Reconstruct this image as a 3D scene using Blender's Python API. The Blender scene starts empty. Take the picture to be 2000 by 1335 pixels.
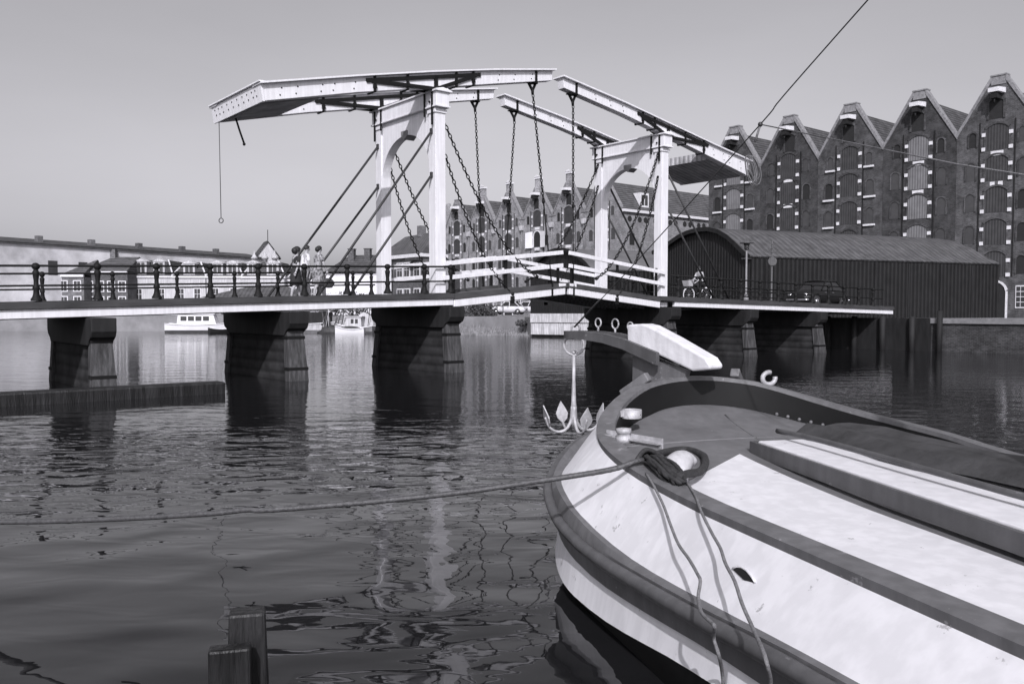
import bpy, bmesh, math, random
from mathutils import Vector, Matrix
R = math.radians
random.seed(7)
S = bpy.context.scene
C = S.collection
# ------------------------------------------------------------------ camera
HCAM = 2.0
cam = bpy.data.cameras.new('camera'); camo = bpy.data.objects.new('camera', cam); C.objects.link(camo)
cam.sensor_width = 36.0; cam.lens = 36.0 * 1700 / 2000
cam.shift_x = 12 / 2000; cam.shift_y = 16.5 / 2000
cam.clip_start = 0.05; cam.clip_end = 6000
camo.location = (0, 0, HCAM); camo.rotation_euler = (R(90 - 2.55), 0, 0)
S.camera = camo
# ------------------------------------------------------------------ sky and sun
SUN = Vector((-0.05, -1.15, 0.84)).normalized()
EL = math.asin(SUN.z); AZ = math.atan2(SUN.x, SUN.y)
TINT = (1.0, 0.985, 1.05)
w = bpy.data.worlds.new('World'); S.world = w; w.use_nodes = True
nt = w.node_tree; nt.nodes.clear()
sky = nt.nodes.new('ShaderNodeTexSky'); sky.sky_type = 'NISHITA'; sky.sun_disc = False
sky.sun_elevation = EL; sky.sun_rotation = AZ; sky.air_density = 1.6; sky.dust_density = 3.0; sky.ozone_density = 1.0
bw = nt.nodes.new('ShaderNodeRGBToBW')
mul = nt.nodes.new('ShaderNodeMixRGB'); mul.blend_type = 'MULTIPLY'; mul.inputs[0].default_value = 1
mul.inputs[2].default_value = (*TINT, 1)
bg = nt.nodes.new('ShaderNodeBackground'); bg.inputs['Strength'].default_value = 0.125
wo = nt.nodes.new('ShaderNodeOutputWorld')
nt.links.new(sky.outputs[0], bw.inputs[0]); nt.links.new(bw.outputs[0], mul.inputs[1])
tcw = nt.nodes.new('ShaderNodeTexCoord'); nzw = nt.nodes.new('ShaderNodeTexNoise'); nzw.inputs['Scale'].default_value = 2.2; nzw.inputs['Detail'].default_value = 5
mpw = nt.nodes.new('ShaderNodeMapping'); mpw.inputs['Scale'].default_value = (1, 1, 3.2); nt.links.new(tcw.outputs['Generated'], mpw.inputs[0]); nt.links.new(mpw.outputs[0], nzw.inputs['Vector'])
mrw = nt.nodes.new('ShaderNodeMapRange'); mrw.inputs[1].default_value = 0.3; mrw.inputs[2].default_value = 0.7; mrw.inputs[3].default_value = 0.955; mrw.inputs[4].default_value = 1.045
nt.links.new(nzw.outputs[0], mrw.inputs[0]); m2w = nt.nodes.new('ShaderNodeMixRGB'); m2w.blend_type = 'MULTIPLY'; m2w.inputs[0].default_value = 1
nt.links.new(mul.outputs[0], m2w.inputs[1]); nt.links.new(mrw.outputs[0], m2w.inputs[2]); nt.links.new(m2w.outputs[0], bg.inputs[0])
nt.links.new(bg.outputs[0], wo.inputs[0])
sl = bpy.data.lights.new('sun', 'SUN'); so = bpy.data.objects.new('sun', sl); C.objects.link(so)
sl.energy = 3.4; sl.angle = R(0.5); sl.color = (1.0, 0.985, 1.03)
so.rotation_euler = SUN.to_track_quat('Z', 'Y').to_euler(); so.location = (5, -20, 30)
S.view_settings.view_transform = 'Standard'; S.view_settings.look = 'None'
S.view_settings.gamma = 1; S.view_settings.exposure = 0.0
# ------------------------------------------------------------------ helpers
def tag(o, label=None, cat=None, group=None, kind=None):
    if label: o['label'] = label
    if cat: o['category'] = cat
    if group: o['group'] = group
    if kind: o['kind'] = kind
    return o
def thing(name, label, cat, loc=(0, 0, 0), rz=0.0, group=None):
    o = bpy.data.objects.new(name, None); C.objects.link(o)
    o.location = loc; o.rotation_euler = (0, 0, rz); o.empty_display_size = 0.3
    return tag(o, label, cat, group)
def copy_tree(o, parent=None):
    c = o.copy(); C.objects.link(c)
    if parent: c.parent = parent
    for ch in list(o.children): copy_tree(ch, c)
    return c
class MB:
    def __init__(s): s.v = []; s.f = []; s.m = []; s.sm = []
    def add(s, vs, fs, mi=0, smooth=False):
        b = len(s.v); s.v += [tuple(p) for p in vs]
        for f in fs: s.f.append(tuple(b + i for i in f)); s.m.append(mi); s.sm.append(smooth)
        return s
    def box(s, x0, x1, y0, y1, z0, z1, mi=0):
        return s.add([(x0,y0,z0),(x1,y0,z0),(x1,y1,z0),(x0,y1,z0),(x0,y0,z1),(x1,y0,z1),(x1,y1,z1),(x0,y1,z1)],
            [(0,3,2,1),(4,5,6,7),(0,1,5,4),(1,2,6,5),(2,3,7,6),(3,0,4,7)], mi)
    def hexa(s, b, t, mi=0):   # b, t: four points each, same winding
        return s.add(list(b) + list(t), [(0,3,2,1),(4,5,6,7),(0,1,5,4),(1,2,6,5),(2,3,7,6),(3,0,4,7)], mi)
    def bar(s, p, q, wd, h, up=(0,0,1), mi=0):
        p = Vector(p); q = Vector(q); d = (q - p).normalized(); up = Vector(up)
        x = d.cross(up)
        if x.length < 1e-4: x = d.cross(Vector((1, 0, 0)))
        x.normalize(); u = x.cross(d).normalized(); x *= wd / 2; u *= h / 2
        return s.hexa([p-x-u, p+x-u, q+x-u, q-x-u], [p-x+u, p+x+u, q+x+u, q-x+u], mi)
    def prism(s, poly, ext, mi=0):   # poly: 3D points, ext: vector
        n = len(poly); e = Vector(ext); a = [Vector(p) for p in poly]
        vs = a + [p + e for p in a]
        return s.add(vs, [tuple(range(n))[::-1], tuple(range(n, 2*n))] + [(i, (i+1) % n, n+(i+1) % n, n+i) for i in range(n)], mi)
    def tube(s, pts, r, n=8, mi=0, smooth=True, caps=True, closed=False):
        pts = [Vector(p) for p in pts]; m = len(pts)
        rs = r if isinstance(r, (list, tuple)) else [r] * m
        t0 = (pts[1] - pts[0]).normalized()
        x = t0.cross(Vector((0, 0, 1)))
        if x.length < 1e-3: x = t0.cross(Vector((1, 0, 0)))
        x.normalize(); vs = []; fs = []
        for i in range(m):
            if closed: t = pts[(i+1) % m] - pts[i-1]
            elif i == 0: t = pts[1] - pts[0]
            elif i == m - 1: t = pts[-1] - pts[-2]
            else: t = pts[i+1] - pts[i-1]
            t.normalize(); x = (x - t * x.dot(t))
            if x.length < 1e-5: x = t.orthogonal()
            x.normalize(); y = t.cross(x)
            for k in range(n):
                a = 2*math.pi*k/n; vs.append(pts[i] + (x*math.cos(a) + y*math.sin(a)) * rs[i])
        for i in range(m if closed else m - 1):
            j = (i+1) % m
            for k in range(n):
                k2 = (k+1) % n; fs.append((i*n+k, i*n+k2, j*n+k2, j*n+k))
        if caps and not closed: fs.append(tuple(range(n))[::-1]); fs.append(tuple(range((m-1)*n, m*n)))
        return s.add(vs, fs, mi, smooth)
    def lathe(s, prof, c=(0,0,0), n=12, mi=0, smooth=True, axis='z', cap=True):
        vs = []; fs = []; c = Vector(c)
        for r, h in prof:
            for k in range(n):
                a = 2*math.pi*k/n; p = (r*math.cos(a), r*math.sin(a), h)
                if axis == 'x': p = (h, p[0], p[1])
                if axis == 'y': p = (p[0], h, p[1])
                vs.append(c + Vector(p))
        for i in range(len(prof)-1):
            for k in range(n):
                k2 = (k+1) % n; fs.append((i*n+k, i*n+k2, (i+1)*n+k2, (i+1)*n+k))
        if cap: fs.append(tuple(range(n))[::-1]); fs.append(tuple(range((len(prof)-1)*n, len(prof)*n)))
        return s.add(vs, fs, mi, smooth)
    def ball(s, c, rx, ry=None, rz=None, n=12, m=8, mi=0, jit=0.0):
        ry = ry or rx; rz = rz or rx
        vs = []; fs = []
        for i in range(m+1):
            th = math.pi*i/m
            for k in range(n):
                a = 2*math.pi*k/n; q = 1 + random.uniform(-jit, jit)
                vs.append((c[0]+rx*q*math.sin(th)*math.cos(a), c[1]+ry*q*math.sin(th)*math.sin(a), c[2]+rz*q*math.cos(th)))
        for i in range(m):
            for k in range(n):
                k2 = (k+1) % n; fs.append((i*n+k, (i+1)*n+k, (i+1)*n+k2, i*n+k2))
        return s.add(vs, fs, mi, True)
    def torus(s, c, R1, r, ax=(0,0,1), n=16, m=6, mi=0, sx=1.0):
        ax = Vector(ax).normalized(); x = ax.orthogonal().normalized(); y = ax.cross(x); c = Vector(c)
        return s.tube([c + x*R1*math.cos(2*math.pi*i/n) + y*R1*math.sin(2*math.pi*i/n) for i in range(n)], r, m, mi, True, False, True)
    def grid(s, fn, nu, nv, mi=0, smooth=True, mfn=None):
        vs = [fn(i, j) for i in range(nu) for j in range(nv)]
        b = len(s.v); s.v += [tuple(p) for p in vs]
        for i in range(nu-1):
            for j in range(nv-1):
                s.f.append((b+i*nv+j, b+(i+1)*nv+j, b+(i+1)*nv+j+1, b+i*nv+j+1))
                s.m.append(mfn(i, j) if mfn else mi); s.sm.append(smooth)
        return s
    def build(s, name, mats, parent=None, bevel=0.0, fix=True):
        me = bpy.data.meshes.new(name); me.from_pydata(s.v, [], s.f)
        if not isinstance(mats, (list, tuple)): mats = [mats]
        for m in mats: me.materials.append(m)
        for p, mi, sm in zip(me.polygons, s.m, s.sm): p.material_index = mi; p.use_smooth = sm
        if fix:
            bm = bmesh.new(); bm.from_mesh(me); bmesh.ops.recalc_face_normals(bm, faces=bm.faces); bm.to_mesh(me); bm.free()
        me.update()
        o = bpy.data.objects.new(name, me); C.objects.link(o)
        if parent: o.parent = parent
        if bevel:
            b = o.modifiers.new('bevel', 'BEVEL'); b.width = bevel; b.segments = 2; b.limit_method = 'ANGLE'; b.angle_limit = R(40)
        return o
def interp(tab, x):
    if x <= tab[0][0]: return tab[0][1]
    for (a, b), (c, d) in zip(tab, tab[1:]):
        if x <= c:
            return b + (d-b)*(x-a)/(c-a)
    return tab[-1][1]
def spline(pts, n=8):   # Catmull-Rom
    P = [Vector(p) for p in pts]; out = []
    P = [P[0]*2-P[1]] + P + [P[-1]*2-P[-2]]
    for i in range(1, len(P)-2):
        for k in range(n):
            t = k/n; a, b, c, d = P[i-1:i+3]
            out.append(0.5*((2*b) + (c-a)*t + (2*a-5*b+4*c-d)*t*t + (3*b-a-3*c+d)*t**3))
    out.append(P[-2]); return out
def at(px, py, y):      # a photo pixel at distance y along the view -> a point in the world
    X = (px-988)/1700; U = -(py-684)/1700; cp, sp = math.cos(R(2.55)), math.sin(R(2.55))
    d = Vector((X, cp+U*sp, -sp+U*cp)); return Vector((0, 0, HCAM)) + d*(y/d.y)
# ------------------------------------------------------------------ materials (a black-and-white world)
def mat(name, v, rough=0.6, var=0.15, scale=6.0, bump=0.0, bscale=None, spec=0.4, metal=0.0, stretch=(1,1,1), v2=None, detail=6, streak=0.0, chips=0.0, chipv=0.12):
    m = bpy.data.materials.new(name); m.use_nodes = True; n = m.node_tree; b = n.nodes['Principled BSDF']
    b.inputs['Roughness'].default_value = rough; b.inputs['Specular IOR Level'].default_value = spec; b.inputs['Metallic'].default_value = metal
    tc = n.nodes.new('ShaderNodeTexCoord'); mp = n.nodes.new('ShaderNodeMapping'); mp.inputs['Scale'].default_value = stretch
    oi = n.nodes.new('ShaderNodeObjectInfo'); om = n.nodes.new('ShaderNodeMath'); om.operation = 'MULTIPLY'; om.inputs[1].default_value = 37.0; n.links.new(oi.outputs['Random'], om.inputs[0])
    n.links.new(tc.outputs['Object'], mp.inputs[0]); n.links.new(om.outputs[0], mp.inputs['Location'])
    no = n.nodes.new('ShaderNodeTexNoise'); no.inputs['Scale'].default_value = scale; no.inputs['Detail'].default_value = detail; no.inputs['Roughness'].default_value = 0.65
    n.links.new(mp.outputs[0], no.inputs['Vector'])
    cr = n.nodes.new('ShaderNodeValToRGB'); a = v*(1-var); c = v2 if v2 is not None else min(0.95, v*(1+var))
    cr.color_ramp.elements[0].position = 0.3; cr.color_ramp.elements[1].position = 0.7
    cr.color_ramp.elements[0].color = (a, a*0.99, a*1.03, 1); cr.color_ramp.elements[1].color = (c, c*0.99, c*1.03, 1)
    n.links.new(no.outputs[0], cr.inputs[0]); n.links.new(cr.outputs[0], b.inputs['Base Color'])
    col = cr.outputs[0]
    if streak:
        mp2 = n.nodes.new('ShaderNodeMapping'); mp2.inputs['Scale'].default_value = (5, 5, 0.35); n.links.new(tc.outputs['Object'], mp2.inputs[0])
        n2 = n.nodes.new('ShaderNodeTexNoise'); n2.inputs['Scale'].default_value = 2.2; n2.inputs['Detail'].default_value = 5; n.links.new(mp2.outputs[0], n2.inputs['Vector'])
        c2 = n.nodes.new('ShaderNodeValToRGB'); c2.color_ramp.elements[0].position = 0.42; c2.color_ramp.elements[1].position = 0.62
        k = 1-streak; c2.color_ramp.elements[0].color = (k, k, k, 1); c2.color_ramp.elements[1].color = (1, 1, 1, 1)
        mx = n.nodes.new('ShaderNodeMixRGB'); mx.blend_type = 'MULTIPLY'; mx.inputs[0].default_value = 1
        n.links.new(n2.outputs[0], c2.inputs[0]); n.links.new(col, mx.inputs[1]); n.links.new(c2.outputs[0], mx.inputs[2]); n.links.new(mx.outputs[0], b.inputs['Base Color'])
    if chips:   # flaked and scuffed spots
        n3 = n.nodes.new('ShaderNodeTexNoise'); n3.inputs['Scale'].default_value = 7.0; n3.inputs['Detail'].default_value = 9; n3.inputs['Roughness'].default_value = 0.72; n.links.new(tc.outputs['Object'], n3.inputs['Vector'])
        c3 = n.nodes.new('ShaderNodeValToRGB'); c3.color_ramp.elements[0].position = 0.5+chips; c3.color_ramp.elements[1].position = 0.5+chips+.02; c3.color_ramp.elements[0].color = (0,0,0,1); c3.color_ramp.elements[1].color = (1,1,1,1)
        m3 = n.nodes.new('ShaderNodeMixRGB'); n.links.new(n3.outputs[0], c3.inputs[0]); n.links.new(c3.outputs[0], m3.inputs[0])
        n.links.new(b.inputs['Base Color'].links[0].from_socket, m3.inputs[1]); m3.inputs[2].default_value = (chipv, chipv*.98, chipv*1.02, 1); n.links.new(m3.outputs[0], b.inputs['Base Color'])
    if bump:
        bp = n.nodes.new('ShaderNodeBump'); bp.inputs['Strength'].default_value = 1.0; bp.inputs['Distance'].default_value = bump
        nb = n.nodes.new('ShaderNodeTexNoise'); nb.inputs['Scale'].default_value = bscale or scale*3; nb.inputs['Detail'].default_value = 4
        n.links.new(mp.outputs[0], nb.inputs['Vector']); n.links.new(nb.outputs[0], bp.inputs['Height']); n.links.new(bp.outputs[0], b.inputs['Normal'])
    return m
def brickmat(name, v, vm, scale=1.0, dirt=0.35, rot=(R(90), 0, 0), bw_=0.22, bh=0.07, mort=0.012):
    m = bpy.data.materials.new(name); m.use_nodes = True; n = m.node_tree; b = n.nodes['Principled BSDF']
    b.inputs['Roughness'].default_value = 0.85; b.inputs['Specular IOR Level'].default_value = 0.2
    tc = n.nodes.new('ShaderNodeTexCoord'); sep = n.nodes.new('ShaderNodeSeparateXYZ'); n.links.new(tc.outputs['Object'], sep.inputs[0])
    add = n.nodes.new('ShaderNodeMath'); n.links.new(sep.outputs[0], add.inputs[0]); n.links.new(sep.outputs[1], add.inputs[1])
    cb = n.nodes.new('ShaderNodeCombineXYZ'); n.links.new(add.outputs[0], cb.inputs[0]); n.links.new(sep.outputs[2], cb.inputs[1])
    br = n.nodes.new('ShaderNodeTexBrick'); br.inputs['Scale'].default_value = scale
    br.inputs['Brick Width'].default_value = bw_; br.inputs['Row Height'].default_value = bh; br.inputs['Mortar Size'].default_value = mort
    br.inputs['Color1'].default_value = (v*0.7, v*0.69, v*0.72, 1); br.inputs['Color2'].default_value = (v*1.35, v*1.33, v*1.4, 1); br.inputs['Mortar'].default_value = (vm, vm, vm*1.03, 1)
    br.inputs['Bias'].default_value = 0.0
    n.links.new(cb.outputs[0], br.inputs['Vector'])
    no = n.nodes.new('ShaderNodeTexNoise'); no.inputs['Scale'].default_value = 1.1; no.inputs['Detail'].default_value = 9; no.inputs['Roughness'].default_value = 0.8
    oi = n.nodes.new('ShaderNodeObjectInfo'); om = n.nodes.new('ShaderNodeMath'); om.operation = 'MULTIPLY'; om.inputs[1].default_value = 37.0; n.links.new(oi.outputs['Random'], om.inputs[0])
    mpo = n.nodes.new('ShaderNodeMapping'); n.links.new(tc.outputs['Object'], mpo.inputs[0]); n.links.new(om.outputs[0], mpo.inputs['Location']); n.links.new(mpo.outputs[0], no.inputs['Vector'])
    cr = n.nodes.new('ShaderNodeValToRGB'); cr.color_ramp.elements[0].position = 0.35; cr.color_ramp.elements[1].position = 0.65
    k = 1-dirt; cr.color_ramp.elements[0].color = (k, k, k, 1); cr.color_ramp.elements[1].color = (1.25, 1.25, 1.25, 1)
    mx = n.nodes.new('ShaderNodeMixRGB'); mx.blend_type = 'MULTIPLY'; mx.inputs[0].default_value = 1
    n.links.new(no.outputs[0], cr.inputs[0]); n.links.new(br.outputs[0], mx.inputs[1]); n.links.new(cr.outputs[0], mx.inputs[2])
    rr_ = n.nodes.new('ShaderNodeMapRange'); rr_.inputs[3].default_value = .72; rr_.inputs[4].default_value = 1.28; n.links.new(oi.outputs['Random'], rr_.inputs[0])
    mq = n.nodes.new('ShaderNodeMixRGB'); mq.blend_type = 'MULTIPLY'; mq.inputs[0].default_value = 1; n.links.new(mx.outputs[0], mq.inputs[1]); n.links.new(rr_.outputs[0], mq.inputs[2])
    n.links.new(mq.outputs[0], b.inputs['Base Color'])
    bp = n.nodes.new('ShaderNodeBump'); bp.inputs['Distance'].default_value = 0.02; n.links.new(br.outputs['Fac'], bp.inputs['Height']); bp.invert = True
    n.links.new(bp.outputs[0], b.inputs['Normal'])
    return m
def ribmat(name, v, axis, pitch, rough=0.7, depth=0.03, var=0.2, dark=0.55, spec=0.3):   # corrugated, boarded or tiled surface: ribs across one object axis
    m = mat(name, v, rough, var, 1.5, spec=spec); n = m.node_tree; b = n.nodes['Principled BSDF']
    tc = n.nodes.new('ShaderNodeTexCoord'); sep = n.nodes.new('ShaderNodeSeparateXYZ'); n.links.new(tc.outputs['Object'], sep.inputs[0])
    ml = n.nodes.new('ShaderNodeMath'); ml.operation = 'MULTIPLY'; ml.inputs[1].default_value = 2*math.pi/pitch
    n.links.new(sep.outputs['XYZ'.index(axis)], ml.inputs[0])
    sn = n.nodes.new('ShaderNodeMath'); sn.operation = 'SINE'; n.links.new(ml.outputs[0], sn.inputs[0])
    cr = n.nodes.new('ShaderNodeValToRGB'); cr.color_ramp.elements[0].position = 0.0; cr.color_ramp.elements[1].position = 0.5
    cr.color_ramp.elements[0].color = (dark, dark, dark, 1); cr.color_ramp.elements[1].color = (1, 1, 1, 1)
    mr = n.nodes.new('ShaderNodeMapRange'); mr.inputs[1].default_value = -1; mr.inputs[2].default_value = 1; n.links.new(sn.outputs[0], mr.inputs[0])
    n.links.new(mr.outputs[0], cr.inputs[0])
    src = b.inputs['Base Color'].links[0].from_socket
    mx = n.nodes.new('ShaderNodeMixRGB'); mx.blend_type = 'MULTIPLY'; mx.inputs[0].default_value = 1
    n.links.new(src, mx.inputs[1]); n.links.new(cr.outputs[0], mx.inputs[2]); n.links.new(mx.outputs[0], b.inputs['Base Color'])
    bp = n.nodes.new('ShaderNodeBump'); bp.inputs['Distance'].default_value = depth; n.links.new(mr.outputs[0], bp.inputs['Height']); n.links.new(bp.outputs[0], b.inputs['Normal'])
    return m
M = {}
M['white'] = mat('white paint', 0.80, 0.45, 0.04, 3, bump=0.002, bscale=30, stretch=(1,1,1), streak=0.10, chips=.19, chipv=.28)
M['whiteb'] = mat('white hull paint', 0.76, 0.5, 0.04, 2.5, bump=0.0012, bscale=11, streak=0.10, chips=.14, chipv=.42)
M['iron'] = mat('black iron', 0.010, 0.65, 0.3, 12, bump=0.003, spec=0.2)
M['rod'] = mat('grey iron rod', 0.038, 0.5, 0.3, 12)
M['tar'] = mat('tarred timber', 0.019, 0.7, 0.45, 3, bump=0.006, bscale=14, stretch=(1,1,0.2), spec=0.25)
M['pier'] = ribmat('tarred pier planks', 0.032, 'Z', 0.31, 0.8, 0.015, 0.55, 0.6, 0.15)
M['post'] = mat('weathered post', 0.06, 0.8, 0.5, 4, bump=0.012, bscale=20, stretch=(3,3,0.3), v2=0.11, streak=.4)
M['deckplank'] = ribmat('deck planks', 0.12, 'X', 0.22, 0.8, 0.01, 0.3, 0.5)
M['kerb'] = mat('dark kerb timber', 0.05, 0.75, 0.4, 3, bump=0.006, stretch=(0.3,1,1))
M['soffit'] = ribmat('soffit boards', 0.45, 'Y', 0.25, 0.8, 0.02, 0.4, 0.6)
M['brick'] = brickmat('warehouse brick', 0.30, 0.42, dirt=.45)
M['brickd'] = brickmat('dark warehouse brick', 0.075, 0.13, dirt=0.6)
M['brickh'] = brickmat('house brick', 0.14, 0.2)
M['tile'] = ribmat('roof tiles', 0.105, 'Z', 0.26, 0.8, 0.05, 0.4, 0.35)
M['tiled'] = ribmat('dark roof tiles', 0.085, 'Z', 0.26, 0.8, 0.05, 0.45, 0.4)
M['stone'] = mat('pale stone', 0.66, 0.8, 0.2, 8)
M['coping'] = mat('coping brick', 0.22, 0.85, 0.4, 5)
M['shut'] = ribmat('dark shutters', 0.055, 'X', 0.2, 0.7, 0.01, 0.25, 0.6)
M['shutl'] = ribmat('grey shutters', 0.19, 'X', 0.2, 0.7, 0.01, 0.2, 0.6)
M['dark'] = mat('dark opening', 0.02, 0.8, 0.2, 4)
M['glass'] = mat('window glass', 0.05, 0.08, 0.2, 2, spec=0.7)
M['shed'] = ribmat('black corrugated iron', 0.022, 'Y', 0.30, 0.7, 0.05, 0.35, 0.45)
M['shedx'] = ribmat('black boarded wall', 0.013, 'X', 0.35, 0.7, 0.05, 0.35, 0.5)
M['shedroof'] = ribmat('grey corrugated roof', 0.092, 'X', 0.45, 0.75, 0.05, 0.4, 0.7)
M['felt'] = mat('grey roof felt', 0.12, 0.85, 0.25, 1.2)
M['concrete'] = mat('pale concrete', 0.60, 0.85, 0.2, 1.5, bump=0.01, streak=0.35)
M['render'] = mat('pale render', 0.55, 0.85, 0.15, 0.6, streak=0.25)
M['renderw'] = mat('white plaster', 0.72, 0.85, 0.08, 0.6)
M['ground'] = mat('quay ground', 0.22, 0.9, 0.3, 0.4, bump=0.02)
M['bank'] = mat('rough grass bank', 0.26, 0.95, 0.5, 0.9, bump=0.12, bscale=2.5, v2=0.42)
M['grass'] = mat('grass blades', 0.18, 0.9, 0.45, 0.6, v2=0.36)
M['leaf'] = mat('leaves', 0.06, 0.8, 0.4, 1.5, v2=0.12)
M['wet'] = mat('wet mooring timber', 0.03, 0.45, 0.7, 5, bump=0.014, bscale=16, stretch=(2.5,2.5,.3), v2=0.04, streak=.5, spec=.3)
M['bark'] = mat('bark', 0.08, 0.9, 0.3, 5)
M['car'] = mat('pale car paint', 0.62, 0.25, 0.03, 2, spec=0.5)
M['chrome'] = mat('chrome', 0.7, 0.2, 0.05, 5, metal=1.0)
M['cglass'] = mat('car glass', 0.03, 0.3, 0.2, 2, spec=0.25)
M['tyre'] = mat('tyre rubber', 0.03, 0.8, 0.2, 8)
M['galv'] = mat('galvanised steel', 0.42, 0.55, 0.35, 11, metal=0.2, bump=0.004, chips=.14, chipv=.10)
M['grey'] = mat('grey boat paint', 0.15, 0.5, 0.16, 2.0, bump=0.004, bscale=14, streak=.2, chips=.125, chipv=.26)
M['greyd'] = mat('darker grey paint', 0.10, 0.45, 0.2, 2.5, bump=0.004, bscale=14, streak=.2, chips=.13, chipv=.2)
M['greyl'] = mat('worn grey paint', 0.21, 0.5, 0.3, 3, bump=0.003, bscale=18)
M['deckg'] = mat('grey deck paint', 0.145, 0.55, 0.25, 1.3, streak=.12, chips=.17, chipv=.24, bump=0.002, bscale=18)
M['black'] = mat('black hull paint', 0.007, 0.6, 0.3, 3)
M['rope'] = mat('worn rope', 0.17, 0.9, 0.35, 40, bump=0.006, bscale=120)
M['roped'] = mat('dark rope', 0.035, 0.85, 0.5, 30, bump=0.006, bscale=90)
M['hawser'] = mat('steel hawser', 0.09, 0.55, 0.4, 40, bump=0.004, bscale=120, metal=0.3)
M['tarp'] = mat('dark tarpaulin', 0.045, 0.6, 0.5, 4, bump=0.02, bscale=8)
M['skin'] = mat('skin', 0.38, 0.6, 0.06, 8)
M['hair'] = mat('dark hair', 0.02, 0.6, 0.3, 30, bump=0.004, bscale=80)
M['shirt'] = mat('white shirt', 0.75, 0.8, 0.05, 6)
M['trous'] = mat('pale trousers', 0.45, 0.85, 0.08, 6)
M['dressd'] = mat('black dress', 0.025, 0.85, 0.3, 6)
M['dressp'] = mat('patterned dress', 0.05, 0.85, 0.3, 11, v2=0.42, detail=1)
M['leather'] = mat('dark leather', 0.05, 0.5, 0.3, 8)
M['wicker'] = mat('pale wicker', 0.45, 0.85, 0.3, 40, bump=0.005)
M['cloth'] = mat('pale canvas', 0.5, 0.9, 0.15, 3)
# ------------------------------------------------------------------ water and land
def water_mat():
    m = bpy.data.materials.new('canal water'); m.use_nodes = True; n = m.node_tree; b = n.nodes['Principled BSDF']
    b.inputs['Base Color'].default_value = (0.012, 0.012, 0.013, 1); b.inputs['Roughness'].default_value = 0.02
    b.inputs['IOR'].default_value = 1.34; b.inputs['Specular IOR Level'].default_value = 0.5
    tc = n.nodes.new('ShaderNodeTexCoord')
    def noise(sc, stretch, det=2, rough=0.5, dist=0.0):
        mp = n.nodes.new('ShaderNodeMapping'); mp.inputs['Scale'].default_value = stretch; n.links.new(tc.outputs['Object'], mp.inputs[0])
        no = n.nodes.new('ShaderNodeTexNoise'); no.inputs['Scale'].default_value = sc; no.inputs['Detail'].default_value = det
        no.inputs['Roughness'].default_value = rough; no.inputs['Distortion'].default_value = dist
        n.links.new(mp.outputs[0], no.inputs['Vector']); return no.outputs[0]
    def mth(op, a, c):
        q = n.nodes.new('ShaderNodeMath'); q.operation = op
        for i, x in enumerate((a, c)):
            if isinstance(x, (int, float)): q.inputs[i].default_value = x
            else: n.links.new(x, q.inputs[i])
        return q.outputs[0]
    sep = n.nodes.new('ShaderNodeSeparateXYZ'); n.links.new(tc.outputs['Object'], sep.inputs[0])
    # a cat's paw of wind lies across the canal, the water close in is nearly calm
    cr = n.nodes.new('ShaderNodeValToRGB'); e = cr.color_ramp.elements
    e[0].position = 0.0; e[0].color = (0.12,)*3 + (1,); e[1].position = 1.0; e[1].color = (0.3,)*3 + (1,)
    for p, v in ((0.065, 0.09), (0.088, 0.34), (0.112, 0.80), (0.138, 0.72), (0.16, 0.22), (0.19, 0.07), (0.28, 0.09), (0.36, 0.16), (0.7, 0.30)):
        q = e.new(p); q.color = (v, v, v, 1)
    wob = noise(0.25, (1, 1, 1), 3)
    yy = mth('ADD', mth('MULTIPLY', sep.outputs[1], 0.01), mth('MULTIPLY', mth('SUBTRACT', wob, 0.5), 0.035))
    n.links.new(yy, cr.inputs[0])
    c2 = n.nodes.new('ShaderNodeValToRGB'); e2 = c2.color_ramp.elements; e2[0].position = .06; e2[0].color = (1,1,1,1); e2[1].position = .20; e2[1].color = (.25,.25,.25,1); n.links.new(yy, c2.inputs[0]); near = c2.outputs[0]
    c4 = n.nodes.new('ShaderNodeValToRGB'); e4 = c4.color_ramp.elements; e4[0].position = .08; e4[0].color = (.06,.06,.06,1); e4[1].position = .16; e4[1].color = (1,1,1,1); n.links.new(yy, c4.inputs[0]); far = c4.outputs[0]
    swell = noise(1.35, (0.8, 1.2, 1), 0, 0.4, 0.35)
    mid = noise(1.9, (0.7, 1.35, 1), 2, 0.5, 0.5)
    fine = noise(9.0, (0.7, 1.3, 1), 2, 0.5)
    h = mth('ADD', mth('MULTIPLY', mth('MULTIPLY', swell, WSW), mth('ADD', mth('MULTIPLY', cr.outputs[0], .75), .25) if False else near), mth('ADD', mth('MULTIPLY', mth('MULTIPLY', mid, cr.outputs[0]), WMID), mth('MULTIPLY', mth('MULTIPLY', fine, far), WFINE)))
    bp = n.nodes.new('ShaderNodeBump'); bp.inputs['Strength'].default_value = 1; bp.inputs['Distance'].default_value = 1.0
    n.links.new(h, bp.inputs['Height']); n.links.new(bp.outputs[0], b.inputs['Normal'])
    return m
WSW, WMID, WFINE = 0.029, 0.054, 0.0026
wt = MB(); wt.add([(-3000,-60,0),(3000,-60,0),(3000,3500,0),(-3000,3500,0)], [(0,1,2,3)])
tag(wt.build('water', water_mat()), kind='structure')
U3 = Vector((math.cos(R(38.7)), math.sin(R(38.7)), 0)); V3 = Vector((-U3.y, U3.x, 0)); O3 = Vector((-2.27, 29, 0))
def bw_(s, t, z=0): return O3 + U3*s + V3*t + Vector((0, 0, z))
GZ = 1.55
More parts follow.
